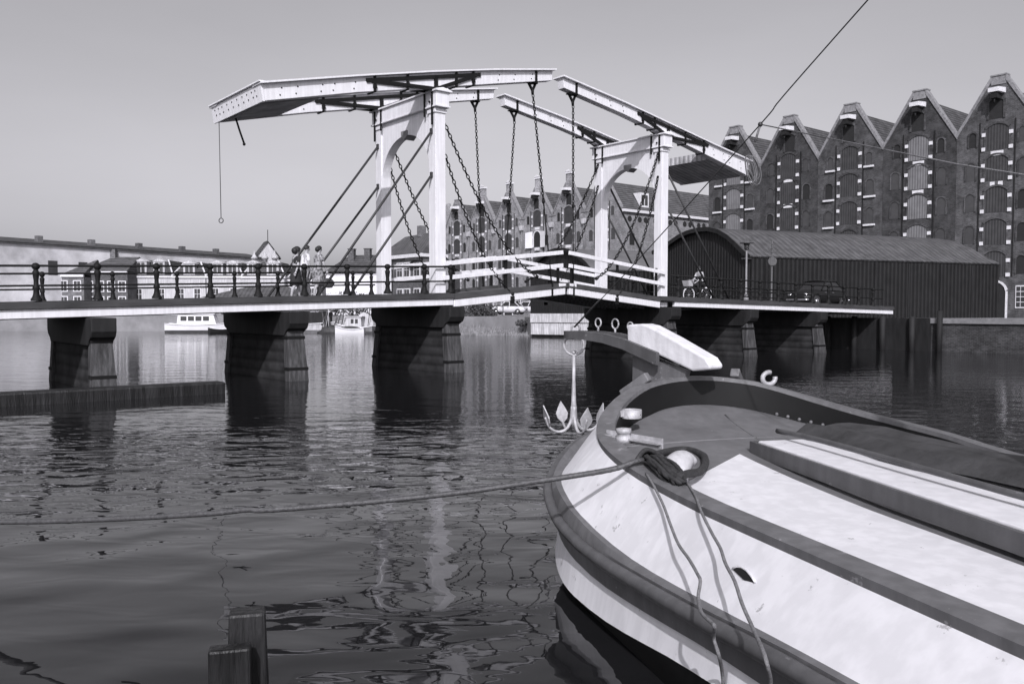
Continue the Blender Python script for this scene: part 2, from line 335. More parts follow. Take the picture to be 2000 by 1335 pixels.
# land: the far quay, with its shoreline running from far left to the bridge end on the right
shore = [(-900,90),(-60,90),(-16,88),(-9,86),(-3.5,80),(1.6,74.5),(2.3,69.0),(6.3,66.3)]
k = bw_(28.6, -1.5); k2 = bw_(28.6, -60)
land = [(x, y, 0) for x, y in shore] + [(k.x, k.y, 0), (k2.x, k2.y, 0), (1500, k2.y, 0), (3000, 3400, 0), (-3000, 3400, 0), (-3000, 90, 0)]
g = MB(); g.prism([(x, y, GZ) for x, y, z in land], (0, 0, -3))
tag(g.build('quay_ground', M['ground']), kind='structure')
# the sloping bank in front of the parked cars
random.seed(3)
def bankf(i, j):
    u_ = i/26; v_ = j/12
    x = -10.5 + 13*u_; ys = interp([(-10.5,80),(-6,73.5),(-3,72.2),(0,72.0),(2.6,71.0)], x); yt = 97 - 3*u_
    z = -0.35 + (GZ-.12+0.35) * (v_**0.62) + random.uniform(-.05, .05)
    return (x + random.uniform(-.15,.15), ys + (yt-ys)*v_**1.2, z if v_ < 0.95 else GZ - 0.06)
b = MB(); b.grid(bankf, 27, 13)
tag(b.build('grass_bank', M['bank']), kind='structure')
gr = MB()
for i in range(5200):
    u_ = random.random(); v_ = .78*random.random()**1.2
    p = bankf(u_*26, v_*12); hgt = random.uniform(.12, .42) * (1.6 if random.random() < .12 else 1); a = random.uniform(0, 6.28); wd = random.uniform(.02, .07)
    dx, dy = math.cos(a)*wd, math.sin(a)*wd; lx, ly = random.uniform(-.15,.15), random.uniform(-.15,.15)
    gr.add([(p[0]-dx,p[1]-dy,p[2]-.05),(p[0]+dx,p[1]+dy,p[2]-.05),(p[0]+lx,p[1]+ly,p[2]+hgt)], [(0,1,2)])
tag(gr.build('rough_grass', M['grass'], fix=False), kind='stuff')
# ------------------------------------------------------------------ the drawbridge (built along x = across the canal, y = away from the camera)
BR = dict(loc=tuple(O3), rz=R(38.7))
LP = 11.07; WB = 3.45
def zk(s):   # top of the kerb
    return 2.63 + 0.031*s if s < 0 else (2.63 if s < LP else 2.63 - 0.019*(s-LP))
bridge = thing('drawbridge', 'white double drawbridge with two arched portals and raised balance beams over the canal', 'drawbridge', **BR)
def portal(s0, sg):   # sg = +1 left portal, -1 right portal; the lit front face looks to -x
    p = MB(); n = 36; zs = 6.55; top = 8.7
    pts = []
    for i in range(n+1):
        a = math.pi*i/n; t = WB/2 - 1.54*math.cos(a); z = zs + 1.5*math.sin(a)**0.92 if math.sin(a) > 1e-6 else zs
        pts.append((t, z))
    for xa in (-.16, .16):
        pass
    vs = []; fs = []
    low = [(0.19, 6.0)] + pts + [(WB-.19, 6.0)]
    tp = [(0.19, top)] + [(min(max(t, .19), WB-.19), top) for t, z in pts] + [(WB-.19, top)]
    m = len(low)
    for x in (-.16, .16):
        vs += [(s0+x, t, z) for t, z in low] + [(s0+x, t, z) for t, z in tp]
    for i in range(m-1):
        a, b2 = i, i+1
        fs += [(a, b2, m+b2, m+a), (2*m+a, 3*m+a, 3*m+b2, 2*m+b2), (a, 2*m+a, 2*m+b2, b2)]
    p.add(vs, fs)
    po = p.build('portal_arch', M['white'], bridge)
    for t in (0, WB):
        c = MB()
        c.box(s0-.20, s0+.20, t-.20, t+.20, 2.32 if s0 == 0 else 2.2, 8.70)
        c.box(s0-.24, s0+.24, t-.24, t+.24, 8.50, 8.62)
        c.build('column', M['white'], po, bevel=.012)
        d = MB()
        for x, tt in ((-.215, -.12), (-.215, .32)):
            y0 = t + (tt if t == 0 else -tt)
            d.box(s0-.295, s0-.262, y0-.038, y0+.038, 8.10 if tt < 0 else 8.42, 9.24)
        d.ball((s0-.30, t, 8.85), .04, n=6, m=4)
        d.build('iron_strap', M['iron'], po)
    l = MB(); l.box(s0-.26, s0+.26, -.34, WB+.34, 8.70, 9.16)
    lo = l.build('lintel', M['white'], po, bevel=.015)
    l = MB(); y0, y1 = -.42, WB+.42
    l.add([(s0-.33,y0,9.16),(s0+.33,y0,9.16),(s0+.33,y1,9.16),(s0-.33,y1,9.16),(s0-.33,y0,9.21),(s0+.33,y0,9.21),(s0+.33,y1,9.21),(s0-.33,y1,9.21),(s0,y0+.06,9.30),(s0,y1-.06,9.30)],
          [(0,3,2,1),(0,1,5,4),(1,2,6,5),(2,3,7,6),(3,0,4,7),(4,5,8),(6,7,9),(5,6,9,8),(7,4,8,9)])
    l.box(s0-.29, s0+.29, -.37, WB+.37, 8.67, 8.715)
    l.build('coping_board', M['white'], lo)
    kb = MB(); kb.add([(s0-.2,WB/2-.2,8.2),(s0+.2,WB/2-.2,8.2),(s0+.2,WB/2+.2,8.2),(s0-.2,WB/2+.2,8.2),(s0-.2,WB/2-.2,8.02),(s0+.2,WB/2-.2,8.02),(s0+.2,WB/2+.2,8.02),(s0-.2,WB/2+.2,8.02),(s0-.2,WB/2,7.9),(s0+.2,WB/2,7.9)],
                      [(0,1,2,3),(0,4,5,1),(2,6,7,3),(1,5,9,6,2),(0,3,7,8,4),(4,8,9,5),(7,6,9,8)])
    kb.build('keystone', M['greyl'], po)
portal(0, 1); portal(LP, -1)
def mir(s, side): return s if side > 0 else LP - s
def beam(side, t0, tw):
    if side > 0:
        bot = [(-6.02,8.00),(-3,8.71),(-.35,9.26),(2.2,9.80),(4.92,10.36)]; top = [(-6.12,8.46),(-3,9.17),(-.35,9.74),(2.2,10.24),(4.95,10.71)]
    else:
        bot = [(-5.45,8.10),(-3,8.61),(-.35,9.15),(2.4,9.68),(5.55,10.19)]; top = [(-5.75,8.70),(-3,9.14),(-.35,9.60),(2.4,10.08),(5.60,10.55)]
    b = MB(); n = len(bot); t1 = t0 + tw
    vs = []
    for (a, z), (c, z2) in zip(bot, top): vs += [(mir(a,side),t0,z),(mir(a,side),t1,z),(mir(c,side),t1,z2),(mir(c,side),t0,z2)]
    fs = [(0,1,2,3), (4*n-4,4*n-1,4*n-2,4*n-3)]
    for i in range(n-1):
        o = 4*i
        for q in range(4): fs.append((o+q, o+4+q, o+4+(q+1) % 4, o+(q+1) % 4))
    b.add(vs, fs)
    bo = b.build('balance_beam', M['white'], bridge, bevel=.012)
    cb = MB()
    for (a, z), (c, z2) in zip(top, top[1:]):
        e0 = -.08 if (a, z) == top[0] else 0; e1 = .08 if (c, z2) == top[-1] else 0
        sl_ = (z2-z)/(c-a)
        cb.hexa([(mir(a+e0,side),t0-.13,z+e0*sl_+.003),(mir(c+e1,side),t0-.13,z2+e1*sl_+.003),(mir(c+e1,side),t1+.13,z2+e1*sl_+.003),(mir(a+e0,side),t1+.13,z+e0*sl_+.003)],
                [(mir(a+e0,side),t0-.13,z+e0*sl_+.055),(mir(c+e1,side),t0-.13,z2+e1*sl_+.055),(mir(c+e1,side),t1+.13,z2+e1*sl_+.055),(mir(a+e0,side),t1+.13,z+e0*sl_+.055)])
    cb.build('cap_board', M['white'], bo)
    # iron truss bracket on both faces
    ib = MB()
    tz = lambda s: interp(top, s); bz = lambda s: interp(bot, s)
    for y in (t0-.03, t1+.03):
        P = lambda s, z: (mir(s,side), y, z)
        ib.bar(P(-2.75, tz(-2.75)-.12), P(1.65, tz(1.65)-.12), .05, .115)
        ib.bar(P(-2.55, tz(-2.55)-.15), P(-.25, bz(-.25)-.04), .052, .12)
        ib.bar(P(1.45, tz(1.45)-.15), P(-.1, bz(-.1)-.04), .052, .12)
        ib.bar(P(-.17, tz(-.17)-.1), P(-.17, bz(-.17)-.06), .05, .13)
        for s in (-2.45, -1.25, .65, 1.35):
            ib.bar(P(s, tz(s)-.0), P(s, bz(s)-.02), .056, .07)
            ib.bar(P(s, bz(s)+.20), P(s, bz(s)+.08), .09, .11)
    for s in (-2.45, -1.25, .65, 1.35):
        x = mir(s, side); ib.box(x-.028, x+.028, t0-.05, t1+.05, bz(s)-.035, bz(s)-.004)
    ib.build('iron_bracket', M['iron'], bo)
    for s in (-5.6, -5.1, -4.3, -3.9, -3.2, 2.4, 3.1, 3.9):
        if s > bot[0][0]+.2:
            for f_ in (.28, .72):
                q = MB(); z_ = bz(s) + (tz(s)-bz(s))*f_; q.ball((mir(s + .12*f_,side), t0-.004, z_), .026, .016, .026, n=6, m=4); q.build('bolt', M['iron'], bo)
    # pivot stand on the lintel
    pv = MB(); x = mir(-.12, side); zb = bz(-.12)
    pv.hexa([(x-.28,t0+.02,9.22),(x+.28,t0+.02,9.22),(x+.28,t1-.02,9.22),(x-.28,t1-.02,9.22)], [(x-.1,t0+.02,zb),(x+.1,t0+.02,zb),(x+.1,t1-.02,zb),(x-.1,t1-.02,zb)])
    pv.tube([(x,t0-.08,zb-.02),(x,t1+.08,zb-.02)], .07, 10)
    pv.build('pivot', M['iron'], bo)
    return bo, top, bot
def chain(mb, pts, pitch=.13, r=.016, wl=.042):
    # links laid along a polyline, alternately turned
    P = [Vector(p) for p in pts]; L = [0]
    for a, b2 in zip(P, P[1:]): L.append(L[-1] + (b2-a).length)
    n = max(2, int(L[-1]/pitch)); i = 0
    def on(d):
        for j in range(len(P)-1):
            if d <= L[j+1] or j == len(P)-2: return P[j] + (P[j+1]-P[j])*((d-L[j])/(L[j+1]-L[j]))
    for i in range(n):
        a = on(L[-1]*i/n); b2 = on(L[-1]*(i+1)/n); c = (a+b2)/2; d = (b2-a).normalized()
        x = d.cross(Vector((.3, 1, .1))).normalized(); y = d.cross(x)
        if i % 2: x = y
        hl = (b2-a).length*.5 + r*.9
        ring = [c + d*(hl*math.cos(q)) + x*(wl*math.sin(q)) for q in [2*math.pi*kk/8 for kk in range(8)]]
        mb.tube(ring, r, 5, 0, True, False, True)
def lead(mb, a, b2, r):
    mb.tube([a, b2], r, 6)
def zleaf(d): return 2.55 + 0.095*d   # top of the leaf kerb, d metres from the hinge
for side in (1, -1):
    beams = []
    for t0 in (-.17, WB-.17): beams.append(beam(side, t0, .34))
    # counterweight box between the beams
    cw = MB(); top, bot = beams[0][1], beams[0][2]
    ss = [-6.0, -4.15] if side > 0 else [-5.45, -4.4, -3.1]
    for a, c in zip(ss, ss[1:]):
        cw.hexa([(mir(a,side),.172,interp(bot,a)-.03),(mir(c,side),.172,interp(bot,c)-.03),(mir(c,side),WB-.172,interp(bot,c)-.03),(mir(a,side),WB-.172,interp(bot,a)-.03)],
                [(mir(a,side),.172,interp(bot,a)+.3),(mir(c,side),.172,interp(bot,c)+.3),(mir(c,side),WB-.172,interp(bot,c)+.3),(mir(a,side),WB-.172,interp(bot,a)+.3)])
    cw.build('counterweight_box', M['soffit'], bridge)
    a = ss[0]; fb = MB(); zb_, zt_ = interp(bot, a), interp(top, a)
    fb.hexa([(mir(a-.03,side),-.19,zb_-.02),(mir(a-.10,side),-.19,zb_-.035),(mir(a-.10,side),WB+.19,zb_-.035),(mir(a-.03,side),WB+.19,zb_-.02)], [(mir(a-.10,side),-.19,zt_),(mir(a-.17,side),-.19,zt_-.015),(mir(a-.17,side),WB+.19,zt_-.015),(mir(a-.10,side),WB+.19,zt_)])
    fb.box(min(mir(a+.1,side),mir(a-.24,side)), max(mir(a+.1,side),mir(a-.24,side)), -.27, WB+.27, zt_+.012, zt_+.05)
    eb_ = fb.build('end_board', M['white'], bridge)
    for t_ in (.15,.4,.75,1.1,1.5,1.9,2.3,2.7,3.0,3.3):
        q = MB(); q.ball((mir(a-.13,side), t_, zb_+.16+.03*(t_ % .5)), .026, n=6, m=4); q.ball((mir(a-.15,side), t_+.08, zb_+.33), .026, n=6, m=4); q.build('bolt', M['iron'], eb_)
    # lifting chains: hanger, chain, rod
    for t, (bo, top, bot) in zip((0, WB), beams):
        hs = 4.15 if side > 0 else 4.95; bl = 4.78 if side > 0 else 5.22
        hz = interp(bot, hs)
        A = (mir(hs,side), t, hz-.42); B = (mir(bl,side), t-.33 if t == 0 else t+.33, zleaf(5)-.05)
        h = MB(); x = mir(hs, side)
        h.box(x-.05, x+.05, t-.20, t-.172, hz-.02, interp(top,hs)); h.box(x-.05, x+.05, t+.172, t+.20, hz-.02, interp(top,hs))
        h.box(x-.05, x+.05, t-.2, t+.2, hz-.05, hz-.012)
        for e in (-.22, .12): h.bar((x+e, t, hz-.03), (x-.02, t, hz-.30), .07, .07, (0,1,0))
        h.box(x-.28, x+.16, t-.1, t+.1, hz-.05, hz-.013)
        h.tube([(x-.02,t,hz-.25),(x-.01,t,hz-.44)], [.06,.045], 8)
        h.build('chain_hanger', M['iron'], bo)
        A = Vector(A); B = Vector(B); Mi = A + (B-A)*.56
        ch = MB(); chain(ch, [A, Mi], .115, .017, .040); ch.tube([Mi, B], .028, 7); ch.ball(Mi, .06, .06, .09, 8, 6)
        ch.box(B.x-.04, B.x+.04, B.y-.05, B.y+.05, B.z-.45, B.z+.05)
        ch.build('lifting_chain', M['iron'], bridge)
    # hoisting chains from each column down to the leaf, hanging slack
    for t in (0, WB):
        sg = 1
        for (z0, s1, z1, sag) in ((8.42, 4.05, 3.25, .55), (7.48, 2.92, 2.62, .45)):
            y1 = t - .36 if t == 0 else t + .36
            A = Vector((mir(.21,side), t, z0)); B = Vector((mir(s1,side), y1, z1)); pts = []
            for i in range(19):
                q = i/18; p = A + (B-A)*q; p.z -= sag*4*q*(1-q)*(0.55+.9*q); p.x += (-1 if side > 0 else 1)*.18*4*q*(1-q); pts.append(p)
            ch = MB(); chain(ch, pts, .145, .019, .048); ch.ball(A, .06, n=6, m=4); ch.ball(B, .07, n=6, m=4)
            if z1 < 3: ch.box(B.x-.1, B.x+.1, min(y1, t-.25 if t == 0 else y1), max(y1, t+.25 if t else y1)+.02, B.z-.34, B.z-.08)
            ch.build('hoisting_chain', M['iron'], bridge)
        for z0, s1 in ((7.92, -4.42), (6.50, -3.36)):
            rd = MB(); zf = zk(mir(s1, side)) - .05
            rd.tube([(mir(-.21,side), t, z0), (mir(s1,side), t-.12 if t == 0 else t+.12, zf)], .042, 8)
            rd.box(mir(-.21,side)-.05, mir(-.21,side)+.05, t-.05, t+.05, z0-.1, z0+.08); rd.box(mir(s1,side)-.12, mir(s1,side)+.12, t-.2 if t == 0 else t+.04, t-.04 if t == 0 else t+.2, zf-.06, zf+.03)
            rd.build('stay_rod', M['rod'], bridge)
    # leaf
    lf = MB(); d0, d1 = .42, 5.50
    X = lambda d: mir(d, side)
    lf.hexa([(X(d0),-.2,zleaf(d0)-.20),(X(d1),-.2,zleaf(d1)-.20),(X(d1),WB+.2,zleaf(d1)-.20),(X(d0),WB+.2,zleaf(d0)-.20)], [(X(d0),-.2,zleaf(d0)-.12),(X(d1),-.2,zleaf(d1)-.12),(X(d1),WB+.2,zleaf(d1)-.12),(X(d0),WB+.2,zleaf(d0)-.12)])
    for t in (.6, 1.3, 2.1, 2.8):
        lf.hexa([(X(d0),t-.1,zleaf(d0)-.48),(X(d1),t-.1,zleaf(d1)-.42),(X(d1),t+.1,zleaf(d1)-.42),(X(d0),t+.1,zleaf(d0)-.48)], [(X(d0),t-.1,zleaf(d0)-.2),(X(d1),t-.1,zleaf(d1)-.2),(X(d1),t+.1,zleaf(d1)-.2),(X(d0),t+.1,zleaf(d0)-.2)])
    lo = lf.build('leaf', M['deckplank'], bridge)
    for t in (0, WB):
        y0, y1 = (-.36, -.202) if t == 0 else (WB+.202, WB+.36)
        e = MB(); e.hexa([(X(d0),y0,zleaf(d0)-.44),(X(d1-.06),y0,zleaf(d1)-.44),(X(d1-.06),y1,zleaf(d1)-.44),(X(d0),y1,zleaf(d0)-.44)], [(X(d0),y0,zleaf(d0)-.18),(X(d1-.06),y0,zleaf(d1)-.18),(X(d1-.06),y1,zleaf(d1)-.18),(X(d0),y1,zleaf(d0)-.18)])
        e.build('edge_beam', M['white'], lo, bevel=.02)
        y0, y1 = (-.39, -.16) if t == 0 else (WB+.16, WB+.39)
        e = MB(); e.hexa([(X(d0),y0,zleaf(d0)-.177),(X(d1),y0,zleaf(d1)-.177),(X(d1),y1,zleaf(d1)-.177),(X(d0),y1,zleaf(d0)-.177)], [(X(d0),y0+.03,zleaf(d0)),(X(d1),y0+.03,zleaf(d1)),(X(d1),y1-.03,zleaf(d1)),(X(d0),y1-.03,zleaf(d0))])
        e.build('kerb', M['kerb'], lo)
        yc = -.27 if t == 0 else WB+.27
        for hh in (1.02, .545):
            e = MB(); e.bar((X(.05),yc,zleaf(.1)+hh), (X(5.38),yc,zleaf(5.3)+hh+.1), .075, .145)
            e.build('guard_rail', M['white'], lo, bevel=.01)
        for d in (.5, 2.75, 5.2):
            e = MB(); e.box(X(d)-.05, X(d)+.05, yc+.04, yc+.10, zleaf(d)-.05, zleaf(d)+1.16)
            e.build('rail_post', M['iron'], lo)
    # end detail where the leaves meet: white blocks
    e = MB(); x0, x1 = sorted((X(5.1), X(5.44)))
    e.box(x0, x1, -.38, -.365, zleaf(5.3)-.16, zleaf(5.3)-.02); e.build('leaf_end_plate', M['white'], lo)
# approaches
def approach(sa, sb):
    r = thing('bridge_approach', 'fixed plank bridge span with white edge board leading to the ' + ('left' if sa < 0 else 'right') + ' portal', 'bridge span', **BR)
    zd = lambda s: zk(s)
    def slab(mb, y0, y1, za, zb, a=sa, b=sb):
        mb.hexa([(a,y0,zd(a)+za),(b,y0,zd(b)+za),(b,y1,zd(b)+za),(a,y1,zd(a)+za)], [(a,y0,zd(a)+zb),(b,y0,zd(b)+zb),(b,y1,zd(b)+zb),(a,y1,zd(a)+zb)])
    d = MB(); slab(d, -.2, WB+.2, -.24, -.13)
    for t in (.25, 1.0, 1.75, 2.5, 3.2): slab(d, t-.1, t+.1, -.44, -.243)
    d.build('deck', M['deckplank'], r)
    for y0, y1 in ((-.42, -.12), (WB+.12, WB+.42)):
        kb = MB(); slab(kb, y0, y1, -.19, -.03); slab(kb, y0+.05, y1-.05, -.027, 0); kb.build('kerb', M['kerb'], r, bevel=.01)
    ins = (.0, .6) if sa < 0 else (.9, 0)
    for y0, y1 in ((-.35, -.205), (WB+.205, WB+.35)):
        f = MB(); slab(f, y0, y1, -.415, -.193, sa+ins[0], sb-.0 if sa < 0 else sb); f.build('edge_board', M['white'], r, bevel=.012)
    return r
approach(-16.5, .40); approach(LP-.40, 29.5)
# timber trestle piers
def pier(s0, label):
    r = thing('bridge_pier', label, 'pier', tuple(bw_(s0, WB/2, 0)), R(38.7), 'tarred timber piers under the bridge')
    zt = zk(s0) - .44; H = WB/2
    w = MB()
    yt, yb = H+.42, H+.80
    w.hexa([(-.26,-yb,-.9),(.26,-yb,-.9),(.26,yb,-.9),(-.26,yb,-.9)], [(-.16,-yt,zt-.35),(.16,-yt,zt-.35),(.16,yt,zt-.35),(-.16,yt,zt-.35)])
    w.build('planking', M['pier'], r)
    for sg in (-1, 1):
        p = MB(); p.hexa([(-.34,sg*(yb+.12),-.9),(.34,sg*(yb+.12),-.9),(.34,sg*(yb-.2),-.9),(-.34,sg*(yb-.2),-.9)], [(-.24,sg*(yt+.10),zt-.3),(.24,sg*(yt+.10),zt-.3),(.24,sg*(yt-.2),zt-.3),(-.24,sg*(yt-.2),zt-.3)])
        p.build('corner_post', M['post'], r, bevel=.02)
        for zc in (.35, 1.25):
            y = sg*(yb + .125 - (yb-yt)*(zc+.9)/(zt-.35+.9)); q = MB(); hw = .345 - .1*(zc+.9)/(zt+.6) + .012
            q.box(-hw, hw, min(y, y-sg*.3), max(y, y-sg*.3)+.012, zc-.045, zc+.045); q.build('iron_band', M['iron'], r)
    c = MB()
    prof = [(-H-.82, zt-.02), (-H-.82, zt-.36), (-H-.74, zt-.5), (-H-.62, zt-.56), (-H-.5, zt-.62), (-H-.42, zt-.72), (H+.42, zt-.72), (H+.5, zt-.62), (H+.62, zt-.56), (H+.74, zt-.5), (H+.82, zt-.36), (H+.82, zt-.02)]
    c.prism([(-.3, y, z) for y, z in prof], (.6, 0, 0)); c.build('cap_beam', M['tar'], r, bevel=.02)
    return r
for s0, l in ((-10.6, 'dark timber pier under the far left of the bridge, first from the left'), (-5.35, 'dark timber pier under the walking people, with a worn post beside the open water'),
              (.22, 'dark timber pier directly under the left portal, its lower planks in sunlight'), (LP+.05, 'dark timber pier under the right portal, half behind the boat stem'),
              (16.4, 'dark timber pier under the right span, to the right of the white stem timber'), (22.0, 'dark timber pier furthest right under the bridge, near the quay')):
    pier(s0, l)
# iron railings on the approaches
def rail_post(big=True):
    p = MB(); h = .93 if big else .86; k_ = 1.0 if big else .8
    prof = [(.13,0),(.13,.05),(.10,.09),(.075,.16),(.065,.26),(.085,.31),(.085,.34),(.06,.38),(.055,.50),(.075,.66),(.085,.72),(.06,.75),(.05,.78),(.075,.80),(.10,.85),(.09,.90),(.05,.94),(0.01,.95)]
    p.lathe([(r_*k_, z*h/.95) for r_, z in prof], n=10, cap=False); return p
def railing(y, posts, sa, sb, label, big):
    r = thing('iron_railing', label, 'railing', **BR)
    proto = None
    for s in posts:
        if proto is None: o = rail_post(big).build('post', M['iron'], r); proto = o
        else: o = proto.copy(); C.objects.link(o); o.parent = r
        o.location = (s, y, zk(s))
    hh = .86 if big else .80
    for hz, rr in ((hh, .030), (hh*.44, .026)):
        m = MB(); m.tube([(sa, y, zk(sa)+hz), (sb, y, zk(sb)+hz)], rr, 7); m.build('handrail', M['iron'], r)
PL = [-14.8,-13.4,-12.0,-10.6,-9.15,-7.72,-6.35,-4.93,-3.52,-2.10,-.72,.32]
railing(-.30, PL, -16.5, .4, 'black knobbed iron railing along the near edge of the left span', True)
railing(WB+.30, [-13.0,-11.1,-9.2,-7.3,-5.45,-3.95,-2.45,-1.1,-.35], -16.5, -.2, 'lower black iron railing along the far edge of the left span', False)
PR = [LP+.75+1.42*i for i in range(12)]
railing(-.30, PR, LP+.3, 28.5, 'black iron railing along the near edge of the right span, in front of the cyclist', True)
railing(WB+.30, [LP+.9+1.5*i for i in range(12)], LP+.3, 28.5, 'black iron railing along the far edge of the right span, behind the cyclist', False)
# pull ropes
t = thing('pull_line', 'thin pull line with a ring hanging from the left tail of the balance beams', 'rope', tuple(bw_(-6.0, 3.45, 0)))
m = MB(); m.tube([(0,0,8.02),(0.01,0,6.5),(.02,0,4.98)], .012, 6); m.build('line', M['rod'], t)
m = MB(); m.torus((.02,0,4.90), .075, .014, (.2,1,0)); m.build('ring', M['rod'], t)
m = MB(); m.tube([tuple(bw_(-5.85,2.45,7.98)), tuple(bw_(-5.75,2.4,7.6)), tuple(bw_(-5.62,2.38,7.22))], .03, 8); m.ball(tuple(bw_(-5.62,2.38,7.2)), .05, n=8, m=6)
tag(m.build('iron_hook', M['iron']), 'short dark iron handle hanging under the left counterweight', 'handle')
# ------------------------------------------------------------------ warehouses
def arch_pts(w, h, n=8, rise=None):
    r = rise if rise is not None else w*.22
    pts = [(-w/2, 0), (w/2, 0), (w/2, h-r)]
    Rr = (w*w/4 + r*r)/(2*r); a0 = math.asin(min(1, w/2/Rr))
    for i in range(1, n):
        a = a0 - 2*a0*i/n; pts.append((Rr*math.sin(a), h - Rr + Rr*math.cos(a)))
    pts.append((-w/2, h-r)); return pts
def arched(parent, name, x, z, w, h, m, rise=None, proud=.012, surround=None, sill=None, ringw=.13):
    P = arch_pts(w, h, rise=rise)
    p = MB(); p.prism([(x+a, -proud, z+b) for a, b in P], (0, .01, 0)); o = p.build(name, m, parent)
    if surround:
        q = MB(); Q = arch_pts(w+2*ringw, h+ringw, rise=rise)
        n = len(P)
        for i in range(2, n-1):
            q.hexa([(x+P[i][0],-.075,z+P[i][1]),(x+P[i+1][0],-.075,z+P[i+1][1]),(x+Q[i+1][0],-.075,z+Q[i+1][1]),(x+Q[i][0],-.075,z+Q[i][1])],
                   [(x+P[i][0],.005,z+P[i][1]),(x+P[i+1][0],.005,z+P[i+1][1]),(x+Q[i+1][0],.005,z+Q[i+1][1]),(x+Q[i][0],.005,z+Q[i][1])])
        for s in (-1, 1): q.box(x+s*w/2-(ringw if s < 0 else 0), x+s*w/2+(ringw if s > 0 else 0), -.07, .005, z, z+P[2][1])
        q.build('surround', surround, o)
    if sill:
        q = MB(); q.box(x-w/2-.14, x+w/2+.14, -.17, .005, z-.15, z-.004); q.build('sill', sill, o)
    return o
def stones(parent, x, w, zs, m):
    for z in zs:
        for s in (-1, 1):
            q = MB(); c = x + s*(w/2+.16); q.box(c-.125, c+.125, -.10, .005, z-.13, z+.13); q.build('jamb_stone', m, parent)
def warehouse(loc, rz, label, W=5.6, depth=26, ze=13.7, zp=17.2, bottoms=(12.6,10.06,7.5,5.0), dw=1.5, dh=2.05, brick='brick', tile='tile', shut='shut', pin=True,
              sills=False, open_row=None, wing=0, group=None, thick=.30, hop=True, seed=0, hatchtop=None):
    rnd = random.Random(seed)
    r = thing('warehouse', label, 'warehouse', loc, rz, group)
    h = W/2; pk = .45
    w = MB(); w.prism([(-h+.01,0,0),(h-.01,0,0),(h-.01,0,ze),(pk,0,zp),(-pk,0,zp),(-h+.01,0,ze)], (0,.4,0))
    w.box(-h+.02, h-.02, .4, depth, 0, ze-.35)
    wo_ = w.build('wall', M[brick], r)
    if wing:
        w = MB(); w.prism([(-h-wing,.05,0),(-h+.6,.05,0),(-h+.6,.05,zp+.1),(-h-wing,.05,zp-.6)], (0,.5,0)); w.box(-h-wing, -h, .55, depth, 0, ze)
        wg = w.build('wing_wall', M[brick], r)
        for zz in (12.3, 9.8, 7.3):
            for xx in (-h-wing*.72, -h-wing*.3): 
                q = MB(); q.prism([(xx+a, .03, zz+b) for a, b in arch_pts(.55, 1.25)], (0,.01,0)); q.build('window', M['dark'], wg)
        q = MB(); q.box(-h-wing+.3, -h-wing*.45, -.03, .045, zp-1.0, zp-.75); q.build('stone_panel', M['stone'], wg)
    # roof slopes behind the gable parapet
    for s in (-1, 1):
        q = MB(); q.hexa([(0,.4,zp-.35),(s*(h-.03),.4,ze-.30),(s*(h-.03),depth+.2,ze-.30),(0,depth+.2,zp-.35)], [(0,.4,zp-.2),(s*(h-.03),.4,ze-.15),(s*(h-.03),depth+.2,ze-.15),(0,depth+.2,zp-.2)])
        q.build('roof', M[tile], r)
    # coping along the gable
    for s in (-1, 1):
        q = MB(); q.hexa([(s*pk,-.09,zp+.0),(s*(h+.02),-.09,ze+.0),(s*(h+.02),.48,ze+.0),(s*pk,.48,zp+.0)], [(s*pk,-.09,zp+thick),(s*(h-.02),-.09,ze+thick),(s*(h-.02),.48,ze+thick),(s*pk,.48,zp+thick)])
        q.build('coping', M['coping'], r)
    if pin:
        q = MB(); q.box(-.44, .44, -.02, .46, zp-.3, zp+1.28); q.box(-.28, .28, -.06, -.022, zp+.1, zp+.95); po = q.build('pinnacle', M[brick], r)
        q = MB(); q.box(-.54, .54, -.12, .54, zp+1.28, zp+1.40); q.prism([(-.54,-.12,zp+1.52),(.54,-.12,zp+1.52),(0,-.12,zp+1.80)], (0,.1,0)); q.box(-.5,.5,-.06,.5,zp+1.403,zp+1.52)
        q.build('pinnacle_cap', M['stone'], po)
    else:
        q = MB(); q.box(-.5, .5, -.06, .46, zp-.3, zp+.30); q.box(-.56, .56, -.12, .52, zp+.303, zp+.40); q.build('pinnacle', M['coping'], r)
    # hoist beam with its white hood and the hatch below
    zh = zp - .75 if pin else zp - .95
    q = MB(); q.hexa([(-.36,-.95,zh),(.36,-.95,zh),(.48,0,zh),(-.48,0,zh)], [(-.36,-.95,zh+.30),(.36,-.95,zh+.30),(.48,0,zh+.36),(-.48,0,zh+.36)]); q.build('hoist_hood', M['stone'], r)
    q = MB(); q.box(-.22, .22, -.85, 0, zh-.42, zh-.003); q.tube([(0,-.7,zh-.4),(0,-.7,zh-.75)], .07, 6); q.build('hoist_beam', M['tar'], r)
    arched(r, 'hatch', .12 if rnd.random() < .5 else -.12, zh-1.75, .95, 1.45, M['dark'], surround=M['coping'] if brick == 'brick' else M[brick])
    for i, z in enumerate(bottoms):
        hh = dh
        if i == open_row:
            o = arched(r, 'loft_door', 0, z, dw*.82, hh*.95, M['dark'], rise=dw*.4, surround=M['stone'])
            for s in (-1, 1):
                q = MB(); q.hexa([(s*dw*.5,-.12,z-.1),(s*(dw*.5+1.05),-.38,z-.1),(s*(dw*.5+1.05),-.44,z-.1),(s*dw*.5,-.18,z-.1)], [(s*dw*.5,-.12,z+hh*.95),(s*(dw*.5+1.05),-.38,z+hh*.9),(s*(dw*.5+1.05),-.44,z+hh*.9),(s*dw*.5,-.18,z+hh*.95)])
                q.build('open_shutter', M['renderw'], o)
        else:
            o = arched(r, 'loft_door', 0, z, dw, hh, M[shut], rise=dw*.22, surround=M[brick])
        stones(o, 0, dw, (z+.12, z+hh*.62), M['stone'])
